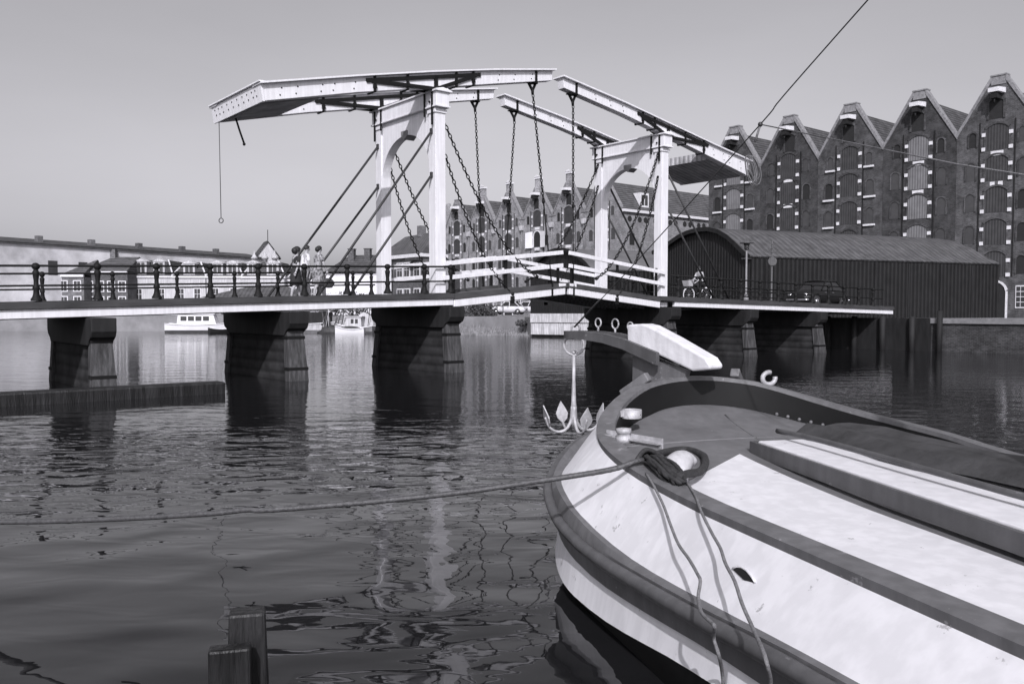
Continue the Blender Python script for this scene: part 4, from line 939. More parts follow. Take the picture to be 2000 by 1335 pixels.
lW = hull_line(2.13, 1.765, -.34, ZW); lK0 = hull_line(2.2, 1.68, -.15, lambda a: 0.0); lK = hull_line(2.3, 1.25, .5, lambda a: -.6)
hull = loft([lL0, lW, lK0, lK], 'hull', [M['whiteb'], M['black']], barge, [0, 1, 1])
loft([lU0, lU, lB1, lL, lL0], 'rubbing_strake', [M['grey']], barge)
bead = MB(); pts = [Vector(p) for p in hull_line(2.1, 1.785, -.425, ZB)]; bead.tube(pts, .042, 8); bead.build('strake_bead', M['greyd'], barge)
mid1 = [tuple(Vector(p)*.5 + Vector(q)*.5 + Vector((0, 0, .012))) for p, q in zip(lU0, lRB)]
bul = loft([lRB, mid1, lU0], 'bulwark', [M['whiteb']], barge)
loft([lDK, lRI2], 'bulwark_lining', [M['black']], barge)
loft([lRB, lRO, lRT, lRI, lRI2], 'gunwale', [M['grey']], barge)
# deck: grey forward, painted white aft of a slanting line
def deckz(a, b): return smooth_tab(ZD)(a) + .05*(1-(b/1.4)**2)
def deck_mesh():
    bm = bmesh.new(); n = len(lDK)//2; rows = []
    for i in range(n+1):
        a, b2, z = lDK[i]; W = abs(b2); row = []
        for j in range(15):
            y = -W + 2*W*j/14 if W > 1e-3 else 0.0; row.append(bm.verts.new((a, y, deckz(a, y) - (0.03 if j in (0, 14) else 0))))
        rows.append(row)
    for r0, r1 in zip(rows, rows[1:]):
        for j in range(14):
            try: bm.faces.new((r0[j], r0[j+1], r1[j+1], r1[j]))
            except Exception: pass
    bmesh.ops.remove_doubles(bm, verts=bm.verts, dist=1e-4)
    nrm = Vector((.82, .67, 0)).normalized(); co = Vector((1.45, -.34, 0)); n2 = Vector((-.06, -1, 0)).normalized(); co2 = Vector((1.45, -.34, 0))
    for c_, n_ in ((co, nrm), (co2, n2)): bmesh.ops.bisect_plane(bm, geom=bm.verts[:]+bm.edges[:]+bm.faces[:], plane_co=c_, plane_no=n_)
    bmesh.ops.recalc_face_normals(bm, faces=bm.faces)
    for f in bm.faces:
        f.smooth = True; c = f.calc_center_median(); f.material_index = 1 if (c-co).dot(nrm) > 0 and (c-co2).dot(n2) > 0 else 0
    me = bpy.data.meshes.new('deck'); bm.to_mesh(me); bm.free(); me.materials.append(M['deckg']); me.materials.append(M['whiteb'])
    o = bpy.data.objects.new('deck', me); C.objects.link(o); o.parent = barge; return o
deck = deck_mesh()
for i in range(14):   # rivets along the starboard edge of the foredeck, and the laps of the deck plates
    a, b2, z = lDK[len(lDK)//2 + 8 + i]; q = MB(); q.ball((a+.05, b2*.955, deckz(a+.05, b2*.955)+.012), .016, n=8, m=5); q.build('rivet', M['grey'], deck)
for a0_, a1_, b0_, b1_ in ((.35,1.35,.15,.02),(1.0,1.0,-1.15,.9)):
    q = MB(); q.tube([(a0_+(a1_-a0_)*k_/8, b0_+(b1_-b0_)*k_/8, deckz(a0_+(a1_-a0_)*k_/8, b0_+(b1_-b0_)*k_/8)) for k_ in range(9)], .007, 6); q.build('plate_lap', M['deckg'], deck)
# hatch: grey coaming, white cover, dark folded tarpaulin
def hz_(a, b): return deckz(a, b)
cp = [(1.42,-.24),(7.5,-.75),(7.5,.75),(1.42,.55)]
m = MB()
for (a, b2), (c, d) in zip(cp, cp[1:]+cp[:1]):
    m.hexa([(a,b2,hz_(a,b2)-.02),(c,d,hz_(c,d)-.02),(c*.995+.02,d*.94,hz_(c,d)-.02),(a*.995+.03,b2*.94,hz_(a,b2)-.02)], [(a,b2,hz_(a,b2)+.085),(c,d,hz_(c,d)+.085),(c*.995+.02,d*.94,hz_(c,d)+.085),(a*.995+.03,b2*.94,hz_(a,b2)+.085)])
m.build('coaming', M['greyd'], barge)
m = MB(); m.hexa([(1.47,-.2,.99),(7.4,-.68,.93),(7.4,.68,.93),(1.47,.5,.99)], [(1.47,-.2,1.035),(7.4,-.68,.99),(7.4,.68,.99),(1.47,.5,1.035)]); m.build('hatch_cover', M['whiteb'], barge, bevel=.01)
m = MB(); random.seed(11)
def tp(i, j):
    a = 1.40 + j*.35; y = .12 + i*.11 + .05*math.sin(j*1.3); return (a, y*1.15, 1.075 + .06*abs(math.sin(i*1.1+.6)) + random.uniform(0, .018) - (.06 if i == 0 or i == 6 else 0))
m.grid(tp, 7, 18); tag(m.build('tarpaulin', M['tarp']), 'dark tarpaulin folded in a long roll on the white hatch cover of the barge', 'tarpaulin')
tpo = bpy.data.objects['tarpaulin']; tpo.location = BP; tpo.rotation_euler = (0, 0, R(-75))
m = MB(); m.tube(spline([(1.38,.02,1.09),(1.9,.0,1.10),(3,-.06,1.09),(4.5,-.1,1.06)]), .02, 6); m.build('hatch_bar', M['greyd'], barge)
# stem plate, pale stem timber and the iron anchor arm, all in the plane of the stem
SE = Vector((-math.sin(R(35)), math.cos(R(35)), 0)); SN = Vector((SE.y, -SE.x, 0)); SP = Vector((1.80, 7.60, 0))
def st(s, z, o=0.0):
    p = SP + SE*s + SN*o - BP; return Vector((p.dot(BD), p.dot(BL), z))
m = MB(); m.prism([st(.98,-.5,-.03), st(.965,1.62,-.03), st(.27,1.47,-.03), st(.33,1.3,-.03), st(.42,1.0,-.03), st(.55,.7,-.03), st(.6,-.5,-.03)], tuple(st(0,0,.03)-st(0,0,-.03))); pl = m.build('stem_plate', M['grey'], barge)
for s, z in ((.88,1.36),(.88,1.05),(.45,1.42),(.62,1.22)):
    q = MB(); q.ball(st(s,z,.032), .012, n=8, m=6); q.build('bolt', M['black'], pl)
def stprism(poly, hw, name, mt, bevel=.02):
    m = MB(); m.prism([st(s, z, -hw) for s, z in poly], tuple(st(0,0,hw)-st(0,0,-hw))); return m.build(name, mt, barge, bevel)
stprism([(.985,1.67),(.99,1.875),(.80,1.885),(.70,1.87),(.40,1.76),(.0,1.60),(-.06,1.535),(-.05,1.50),(.15,1.475),(.5,1.58),(.75,1.65)], .085, 'stem_timber', mat('worn white timber', .72, .6, .08, 6, bump=.008, bscale=9, streak=.12, stretch=(1,1,1)), .025)
am = MB()
tops = [(1.90,1.80),(1.6,1.80),(1.3,1.785),(1.0,1.74),(.85,1.70),(.55,1.625)]; 
for (s0, z0), (s1, z1) in zip(tops, tops[1:]):
    am.hexa([st(s0,z0-.058-.035*(1.9-s0),.088), st(s1,z1-.058-.035*(1.9-s1),.088), st(s1,z1-.058-.035*(1.9-s1),.13), st(s0,z0-.058-.035*(1.9-s0),.13)], [st(s0,z0,.088), st(s1,z1,.088), st(s1,z1,.13), st(s0,z0,.13)])
for o_ in (-.13,):
    for (s0, z0), (s1, z1) in zip(tops, tops[1:]):
        am.hexa([st(s0,z0-.075-.03*(1.9-s0),o_), st(s1,z1-.075-.03*(1.9-s1),o_), st(s1,z1-.075-.03*(1.9-s1),o_+.042), st(s0,z0-.075-.03*(1.9-s0),o_+.042)], [st(s0,z0,o_), st(s1,z1,o_), st(s1,z1,o_+.042), st(s0,z0,o_+.042)])
am.hexa([st(1.9,1.72,-.13), st(1.82,1.72,-.13), st(1.82,1.72,.13), st(1.9,1.72,.13)], [st(1.9,1.80,-.13), st(1.82,1.80,-.13), st(1.82,1.80,.13), st(1.9,1.80,.13)])
arm = am.build('anchor_arm', M['greyd'], barge)
for s, rr in ((1.62,.05),(1.36,.055),(1.14,.045)):
    q = MB(); z0 = interp([(1.14,1.77),(1.36,1.79),(1.62,1.80)], s); q.torus(st(s, z0+.075+rr*.2, .1), rr*.9, .0085, tuple(st(0,0,1)-st(0,0,0)), 14, 6); q.tube([st(s,z0-.01,.1), st(s,z0+.045,.1)], .012, 6); q.build('eye', M['galv'], arm)
# fittings on the rail
def rail_at(side, a, off=0.0):
    A, B, a0 = 1.87, 1.40, .045; c = 1-(a-a0)/A
    b = B if c <= 0 else B*math.sqrt(max(0, 1-c*c)); return Vector((a, side*(b+off), smooth_tab(ZR)(a)))
for side, a in ((-1, .17), (1, .12)):
    p = rail_at(side, a); o = rail_at(side, a, .18) - p
    m = MB(); m.bar(p + Vector((-.20, side*.16, -.10)), p + Vector((-.02, -side*.01, .075)), .085, .085); m.build('timber_head', M['grey'], barge, bevel=.012)
p = rail_at(1, .22); m = MB(); m.tube([p + Vector((.0, .07+.065*math.cos(q), .06+.055*math.sin(q))) for q in [R(75)+R(300)*i/14 for i in range(15)]], .022, 8); m.build('fairlead', M['galv'], barge)
p = rail_at(-1, .62); m = MB()
for i in range(2): pass
m.lathe([(.085,-.035),(.085,.035),(.065,.035),(.065,-.035),(.085,-.035)], tuple(p + Vector((.03,.14,-.03))), 16, cap=False); m.box(p.x-.02, p.x+.06, p.y-.01, p.y+.07, p.z-.05, p.z-.0); m.build('ring_fairlead', M['galv'], barge)
# roller fairlead and bollard on the port side
p = rail_at(-1, 1.55)
fl = MB(); fl.bar(p + Vector((-.36,.05,.03)), p + Vector((.20,.24,.035)), .05, .014, (0,0,1)); fl.bar(p + Vector((-.36,.075,.03)), p + Vector((.20,.265,.035)), .010, .07, (0,0,1)); fo = fl.build('fairlead_plate', M['galv'], barge)
m = MB(); m.lathe([(.03,-.06),(.055,-.055),(.055,-.02),(.047,-.015),(.047,.01),(.055,.015),(.055,.045),(.02,.05)], tuple(p + Vector((-.12,.11,.06))), 14); m.build('roller', M['galv'], fo)
m = MB(); m.tube(spline([(2.05,-1.17,.84),(2.03,-1.15,.93),(1.98,-1.10,.985),(1.93,-1.02,1.0),(1.92,-.94,.985)], 4), [.085,.086,.088,.089,.090,.091,.092,.091,.089,.085,.08,.073,.065,.055,.044,.032,.015], 16); m.build('bollard', mat('pale bollard paint', .5, .45, .25, 8, bump=.004, chips=.12), barge)
# mast, out of the picture on the right
m = MB(); mp = Vector((3.0,3.1,0)) - BP; ml = Vector((mp.dot(BD), mp.dot(BL), 0)); m.tube([ml + Vector((0,0,.8)), ml + Vector((0,0,4)), ml + Vector((0,0,5.6))], [.08,.075,.06], 12); m.build('mast', M['bark'], barge)
# half-round scupper cut in the port bulwark
sc = [(3.561,-1.592,.772),(3.578,-1.58,.786),(3.614,-1.575,.793),(3.666,-1.578,.792),(3.73,-1.589,.782),(3.771,-1.598,.772),(3.683,-1.606,.760)]
m = MB(); m.prism([Vector(p)+Vector((0,-.004,.004)) for p in sc], (0,.02,-.02)); m.build('scupper', M['black'], bul)
m = MB(); m.tube([Vector(p)+Vector((0,-.004,.006)) for p in sc[:6]], .006, 6); m.build('scupper_rim', M['whiteb'], bul)
def BW(a, b, z): return BP + BD*a + BL*b + Vector((0, 0, z))
def toward(p, d):
    p = Vector(p); v = Vector((0, 0, HCAM)) - p; return p + v.normalized()*d
# ropes over the port side
rA = [(2.241,-1.451,.99),(2.389,-1.473,.951),(2.596,-1.502,.871),(2.802,-1.552,.802),(2.989,-1.596,.747),(3.157,-1.62,.716),(3.31,-1.649,.683),(3.373,-1.665,.664),(3.437,-1.709,.611),(3.622,-1.789,.605),(3.762,-1.812,.608),(3.796,-1.815,.6),(3.674,-1.753,.499),(3.71,-1.746,.434),(3.567,-1.649,.289),(3.545,-1.631,.2),(3.55,-1.64,.02)]
oA = [.015,.05,.11,.16,.21,.25,.29,.31,.31,.30,.30,.30,.32,.33,.34,.34,.34]
rB = [(2.02,-1.18,.93),(2.35,-1.25,.96),(2.785,-1.396,.964),(3.009,-1.471,.917),(3.2,-1.512,.855),(3.353,-1.546,.817),(3.475,-1.585,.777),(3.625,-1.62,.737),(3.781,-1.67,.683),(3.953,-1.72,.643),(4.19,-1.816,.643),(4.232,-1.82,.597),(4.14,-1.748,.479),(4.1,-1.74,.35),(4.1,-1.70,.1)]
oB = [.0,.03,.05,.10,.15,.20,.24,.28,.31,.33,.34,.35,.36,.36,.36]
for pts, of, lab in ((rA, oA, 'thin pale rope that kinks and loops down the white bulwark, left of its pair'), (rB, oB, 'thin pale rope hanging from the bollard down the white bulwark beside the scupper')):
    m = MB(); P = [toward(BW(*p), d) for p, d in zip(pts, of)]; m.tube(spline(P, 5), .0082, 7)
    tag(m.build('mooring_rope', M['rope']), lab, 'rope', 'pale ropes hanging over the barge side')
m = MB(); P = [BW(2.02,-1.34,1.03), BW(2.06,-1.44,1.035), at(1190,917,5.57), at(1065,937,5.55), at(900,961,5.52), at(740,978,5.5), at(600,990,5.52), at(510,996,5.55), at(480,995,5.57), at(402,1003,5.65), at(200,1014,5.9), at(0,1019,6.2), at(-300,1016,6.8), at(-700,985,7.6)]
SP_ = spline(P, 8); m.tube(SP_, .0175, 10)
# the lay of the strands
L0 = 0
for ph in range(3):
    q = []; d = 0
    for i in range(len(SP_)-1):
        for k_ in range(6):
            p = SP_[i].lerp(SP_[i+1], k_/6); t_ = (SP_[i+1]-SP_[i]).normalized(); x = t_.cross(Vector((0,0,1))).normalized(); y = x.cross(t_); a = d/.17*2*math.pi + ph*2.094
            q.append(p + (x*math.cos(a)+y*math.sin(a))*.0105); d += (SP_[i+1]-SP_[i]).length/6
    m.tube(q, .0085, 5)
tag(m.build('hawser', M['hawser']), 'thick twisted mooring hawser stretched across the water from the barge bow', 'hawser')
# coil of dark rope over the rail and round the bollard
m = MB(); rnd = random.Random(5)
E1_ = Vector((1.80,-1.245,1.045)); E2_ = Vector((2.62,-1.385,1.0)); dr = (E2_-E1_).normalized(); wx = dr.cross(Vector((0,0,1))).normalized()
for i in range(17):
    f = i/16; c0 = E1_.lerp(E2_, .5) + wx*rnd.uniform(-.05,.05) + Vector((0,0,rnd.uniform(-.025,.035))); hl = .36 + rnd.uniform(-.09,.05); hw_ = rnd.uniform(.02,.075); tl = rnd.uniform(-1,1); pts = []
    for k_ in range(22):
        q = 2*math.pi*k_/22; p = c0 + dr*(hl*math.cos(q)) + (wx*math.cos(tl)+Vector((0,0,1))*abs(math.sin(tl))*.6)*(hw_*math.sin(q)) - Vector((0,0,.03))*math.cos(q)**2
        pts.append(BW(*(p + Vector((rnd.uniform(-.006,.006), rnd.uniform(-.006,.006), rnd.uniform(-.005,.005))))))
    m.tube(pts, rnd.uniform(.010,.014), 6, closed=True, caps=False)
m.tube([BW(*p) for p in spline([(1.85,-1.28,1.0),(1.5,-1.05,.97),(1.27,-.80,.955),(1.25,-.66,.95),(1.5,-.67,.95),(1.82,-.82,.95),(2.08,-1.0,.95),(2.3,-1.2,.985),(2.45,-1.33,1.0)], 8)], .027, 8)
for k_ in range(4):
    o_ = k_*.018; m.tube([BW(*p) for p in spline([(2.05,-1.43-o_*.2,1.03),(1.98+o_,-1.36,1.075+o_*.5),(1.97+o_,-1.26,1.06),(1.98+o_,-1.15,.97)], 6)], .016, 6)
tag(m.build('rope_coil', M['roped']), 'bundle of dark tarred rope coiled over the rail and round the pale bollard', 'rope')
# anchor hanging from the arm
ap = SP + SE*1.89 + Vector((0,0,1.80))
t = thing('anchor', 'four-fluked grapnel anchor hanging by its ring from the iron arm over the water', 'anchor', tuple(ap), R(12))
m = MB(); m.torus((0,0,-.15), .105, .014, (.3,1,0), 18, 7); m.build('ring', M['galv'], t)
m = MB(); m.torus((0,0,-.045), .04, .010, (1,.2,0), 14, 6); m.torus((.02,.0,.02), .045, .011, (0,1,.2), 12, 6); m.build('shackle', M['galv'], t)
m = MB(); m.lathe([(.02,-.245),(.028,-.235),(.028,-.215),(.016,-.21)], n=10); m.tube([(0,0,-.22),(0,0,-.5),(0,0,-.75),(0,0,-.9),(0,0,-1.02)], [.017,.018,.026,.04,.03], 10); m.build('shank', M['galv'], t)
for k_ in range(4):
    a = R(8 + 90*k_); e = Vector((math.cos(a), math.sin(a), 0)); sd = Vector((-e.y, e.x, 0)); Z = Vector((0,0,1))
    pts = spline([e*.012+Z*-.80, e*.03+Z*-.95, e*.10+Z*-1.045, e*.20+Z*-1.055, e*.28+Z*-1.00, e*.325+Z*-.90], 5); n_ = len(pts)
    m = MB(); m.tube(pts, [.022-.012*i/n_ for i in range(n_)], 8); am_ = m.build('fluke_arm', M['galv'], t)
    c0 = e*.285+Z*-.985; nrm = Vector((-e.x*.75, -e.y*.75, .35)).normalized(); up = (Z + e*.28).normalized()
    poly = [(0,-.03),(.055,.03),(.07,.085),(.045,.14),(0,.22),(-.045,.14),(-.07,.085),(-.055,.03)]
    m = MB(); m.prism([c0 + sd*x + up*y - nrm*.008 for x, y in poly], tuple(nrm*.012)); m.build('fluke', M['galv'], am_)
# forestay, its guy and the mast that carries it
tip = SP + SE*1.88 + Vector((0,0,1.84)); knot = at(1485,243,6.22); mt_ = Vector((3.0,3.1,5.05))
m = MB(); m.tube(spline([tip, tip.lerp(knot,.15)-Vector((0,0,.01)), tip.lerp(knot,.5)-Vector((0,0,.02)), knot, at(1574,137,5.75), mt_], 6), .0045, 6); m.tube([tip, tip.lerp(knot,.08)], .010, 8); m.tube([tip.lerp(knot,.08), tip.lerp(knot,.19)], .0075, 8)
m.ball(tuple(knot), .018, n=8, m=6)
tag(m.build('forestay', M['rod']), 'thin wire forestay rising from the anchor arm past the right portal', 'stay')
m = MB(); m.tube([knot, knot.lerp(Vector((3.0,3.1,2.3)),.5)-Vector((0,0,.03)), Vector((3.0,3.1,2.3))], .0045, 6); m.tube([knot, knot+Vector((-.03,.02,-.12))], .008, 6)
tag(m.build('guy_rope', M['rope']), 'slack guy rope running right from the knot on the forestay', 'rope')
# coil of rope hanging at the right tail of the balance beams
m = MB(); c0 = at(1466,322,38.2); rnd = random.Random(9)
for i in range(7):
    w_ = rnd.uniform(.10,.3); h_ = rnd.uniform(.45,.75); ox = rnd.uniform(-.12,.12); pts = []
    for k_ in range(16):
        q = 2*math.pi*k_/16; pts.append(c0 + Vector((ox + w_*math.cos(q) - .25*math.sin(q)*.5, rnd.uniform(-.02,.02) + i*.03 - .35, .35 - h_ + h_*math.sin(q))))
    m.tube(pts, .016, 5, closed=True, caps=False)
tag(m.build('rope_coil', M['rope']), 'loose coil of pale rope hanging at the right tail of the balance beam', 'rope')
# mooring pile close to the camera and a log boom by the piers
t = thing('mooring_pile', 'dark wet mooring pile standing in the water at the lower left', 'pile', (-1.13,3.75,0), R(14))
m = MB(); m.hexa([(-.13,-.10,-1),(.13,-.10,-1),(.13,.10,-1),(-.13,.10,-1)], [(-.075,-.055,.70),(.075,-.055,.70),(.075,.055,.70),(-.075,.055,.70)]); m.build('timber', M['wet'], t, bevel=.014)
m = MB(); m.box(-.15,.02,-.19,-.11,-1,.60); m.build('fender_plank', M['wet'], t, bevel=.012)
m = MB(); a, b2 = bw_(-8.44,-2.97,.12), bw_(-14.5,-2.97,.12); m.bar(a, b2, .5, .34); tag(m.build('log_boom', M['wet'], bevel=.05), 'dark floating timber boom lying left of the pier under the walkers', 'log')
# ------------------------------------------------------------------ small boats by the far bank
def boat_hull(parent, L, B, H, name, m, sheer=.25, flat_stern=True, m2=None):
    q = MB(); n = 15; rows = []
    for i in range(n):
        f = i/(n-1); x = -L/2 + L*f; hb = B/2*(1-max(0, (f-.45)/.55)**2.2) * (.82+.18*min(1, f*3) if flat_stern else math.sin(math.pi*min(1, f*1.4+.12))**.5 if f < .3 else 1)
        hb = max(hb, .02); zt = H + sheer*(abs(f-.4)/.6)**2*1.2
        rows.append([(x,-hb,zt),(x,-hb*.93,H*.35),(x-.0,-hb*.72,-.25),(x,hb*.72,-.25),(x,hb*.93,H*.35),(x,hb,zt)])
    q.grid(lambda i, j: rows[i][j], n, 6, smooth=False, mfn=lambda i, j: 1 if j in (1, 3, 2) and m2 else 0); q.add(rows[0], [(0,1,2,3,4,5)])
    q.add([p for r_ in rows for p in (Vector(r_[0])-Vector((0,0,.12)), Vector(r_[5])-Vector((0,0,.12)))], [(2*i,2*i+2,2*i+3,2*i+1) for i in range(n-1)])
    q2 = q.build(name, [m, m2 or m], parent)
    g = MB()
    for k_ in (0, 5): g.tube([r_[k_] for r_ in rows], .05, 6)
    g.build('gunwale', M['stone'], parent); return q2
def cabin(parent, x0, x1, w, z0, z1, m, wins=3, roofm=None):
    q = MB(); q.hexa([(x0,-w/2,z0),(x1,-w/2,z0),(x1,w/2,z0),(x0,w/2,z0)], [(x0+.1,-w/2+.08,z1),(x1-.3,-w/2+.08,z1),(x1-.3,w/2-.08,z1),(x0+.1,w/2-.08,z1)]); c = q.build('cabin', m, parent)
    q = MB(); q.box(x0-.05, x1-.15, -w/2-.02, w/2+.02, z1+.003, z1+.09); q.build('cabin_roof', roofm or M['stone'], c)
    for i in range(wins):
        a = x0+.35+(x1-x0-.9)*i/wins; d = (x1-x0-.9)/wins-.14
        for s in (-1, 1): q = MB(); q.box(a, a+d, s*(w/2-.035)-.02, s*(w/2-.035)+.02, z0+(z1-z0)*.42, z0+(z1-z0)*.82); q.build('cabin_window', M['glass'], c)
    return c
p = at(396,600,82.5); t = thing('motor_cruiser', 'white motor cruiser with a windowed cabin, moored at the far left bank', 'boat', (p.x, 82.5, 0), R(8))
boat_hull(t, 6.6, 2.2, .75, 'hull', M['renderw'], m2=M['greyd']); cabin(t, -2.2, 1.4, 1.8, .7, 1.75, M['renderw'], 4); 
q = MB(); q.tube([(-.5,0,1.8),(-.5,0,3.4)], .03, 6); q.build('flagstaff', M['stone'], t)
p = at(436,600,80.5); t = thing('dinghy', 'dark dinghy lying at the bow of the white motor cruiser', 'boat', (p.x, 80.5, 0), R(30)); boat_hull(t, 2.6, 1.2, .4, 'hull', M['black'])
p = at(598,600,81.5); t = thing('houseboat', 'pale barge with a dark boxy cabin, moored behind the first pier', 'boat', (p.x, 81.5, 0), R(6))
boat_hull(t, 7.2, 2.6, .85, 'hull', M['render'], m2=M['greyl']); q = MB(); q.box(-2.9,-.4,-1.0,1.0,.75,2.05); q.build('cabin', M['render'], t); q = MB(); q.box(-.39,2.3,-1.05,1.05,.75,1.95); q.build('deckhouse', M['tar'], t)
q = MB(); q.box(-3.0,2.4,-1.1,1.1,2.06,2.14); q.build('cabin_roof', M['felt'], t)
p = at(693,600,80); t = thing('cabin_boat', 'small white cabin boat beside a hung pale canvas, between the piers', 'boat', (p.x, 80, 0), R(172))
boat_hull(t, 3.6, 1.5, .55, 'hull', M['greyl'], m2=M['greyd']); cabin(t, -.8, .9, 1.2, .5, 1.5, M['render'], 2, M['concrete'])
q = MB(); q.tube([(-1.2,0,.5),(-1.5,0,2.7)], .035, 6); q.build('boat_mast', M['bark'], t)
p = at(683,600,78.8); t = thing('dinghy', 'low dark tarpaulin-covered dinghy in front of the small cabin boat', 'boat', (p.x, 78.8, 0), R(178)); boat_hull(t, 2.7, 1.1, .42, 'hull', M['renderw']); q = MB(); q.ball((0,0,.42), 1.05, .45, .28, 14, 8); q.build('boat_cover', M['tarp'], t)
p = at(714,600,80.3); q = MB(); q.grid(lambda i, j: (p.x-.6+.16*j, 80.3+.1*math.sin(j*1.7+i), .5+.28*i+.12*math.sin(j*.8)-(abs(j-4)*.05 if i == 5 else 0)), 6, 9); q.grid(lambda i, j: (p.x-.6+.16*j, 80.34+.1*math.sin(j*1.7+i), .5+.28*i+.12*math.sin(j*.8)-(abs(j-4)*.05 if i == 5 else 0)), 6, 9)
tag(q.build('canvas', M['cloth']), 'pale canvas hung out to dry by the small cabin boat', 'canvas')
random.seed(21)
p = at(646,600,80.5); t = thing('pole_stack', 'untidy stack of leaning poles and spars on the bank beside the pale barge', 'pole stack', (p.x, 80.5, 0))
for i in range(16):
    x = random.uniform(-.9,.9); q = MB(); q.tube([(x, random.uniform(-.3,.3), -.2), (x+random.uniform(-.7,.7), random.uniform(-.3,.3), random.uniform(1.2,2.9))], random.uniform(.025,.06), 6); q.build('pole', M['bark'] if i % 3 else M['render'], t)
q = MB(); q.ball((0,0,.1), 1.2, .6, .6, 14, 8, jit=.2); q.build('net_heap', M['tarp'], t)
# ------------------------------------------------------------------ people
def skinmesh(name, nodes, links, m, parent=None, sub=2):
    keys = list(nodes); me = bpy.data.meshes.new(name); me.from_pydata([nodes[k][:3] for k in keys], [(keys.index(a), keys.index(b2)) for a, b2 in links], [])
    o = bpy.data.objects.new(name, me); C.objects.link(o)
    md = o.modifiers.new('skin', 'SKIN'); md.use_smooth_shade = True
    sv = me.skin_vertices[0].data
    for i, k in enumerate(keys):
        r_ = nodes[k][3]; sv[i].radius = r_ if isinstance(r_, tuple) else (r_, r_); sv[i].use_root = (i == 0)
    sb = o.modifiers.new('sub', 'SUBSURF'); sb.levels = sub; sb.render_levels = sub
    dg = bpy.context.evaluated_depsgraph_get(); nm = bpy.data.meshes.new_from_object(o.evaluated_get(dg))
    o.modifiers.clear(); o.data = nm; nm.materials.clear(); nm.materials.append(m)
    for pl_ in nm.polygons: pl_.use_smooth = True
    if parent: o.parent = parent
    return o
def hand(mb, w, d, side, curl=.5):   # five separate fingers, slightly curled, along direction d from the wrist w
    w = Vector(w); d = Vector(d).normalized(); s = Vector((side[0], side[1], side[2])).normalized(); n = d.cross(s).normalized()
    mb.tube([w, w+d*.03, w+d*.075], [.022,.034,.030], 8)
    for i, (o_, L_f) in enumerate(((-.027,.062),(-.009,.075),(.009,.07),(.026,.055))):
        b2 = w + d*.072 + s*o_; mb.tube([b2, b2+d*L_f*.45, b2+d*L_f*.75+n*L_f*curl*.4, b2+d*L_f*.85+n*L_f*curl*.85], [.0095,.009,.0085,.006], 6)
    b2 = w + d*.03 - s*.03; mb.tube([b2, b2-s*.02+d*.02, b2-s*.025+d*.05+n*.012], [.012,.010,.007], 6)
def loftrings(name, rings, m, parent, n=16, closed=True):
    q = MB(); q.grid(lambda i, j: (rings[i][0] + rings[i][3]*math.cos(2*math.pi*j/n), rings[i][1] + rings[i][4]*math.sin(2*math.pi*j/n), rings[i][2]), len(rings), n+1)
    return q.build(name, m, parent)
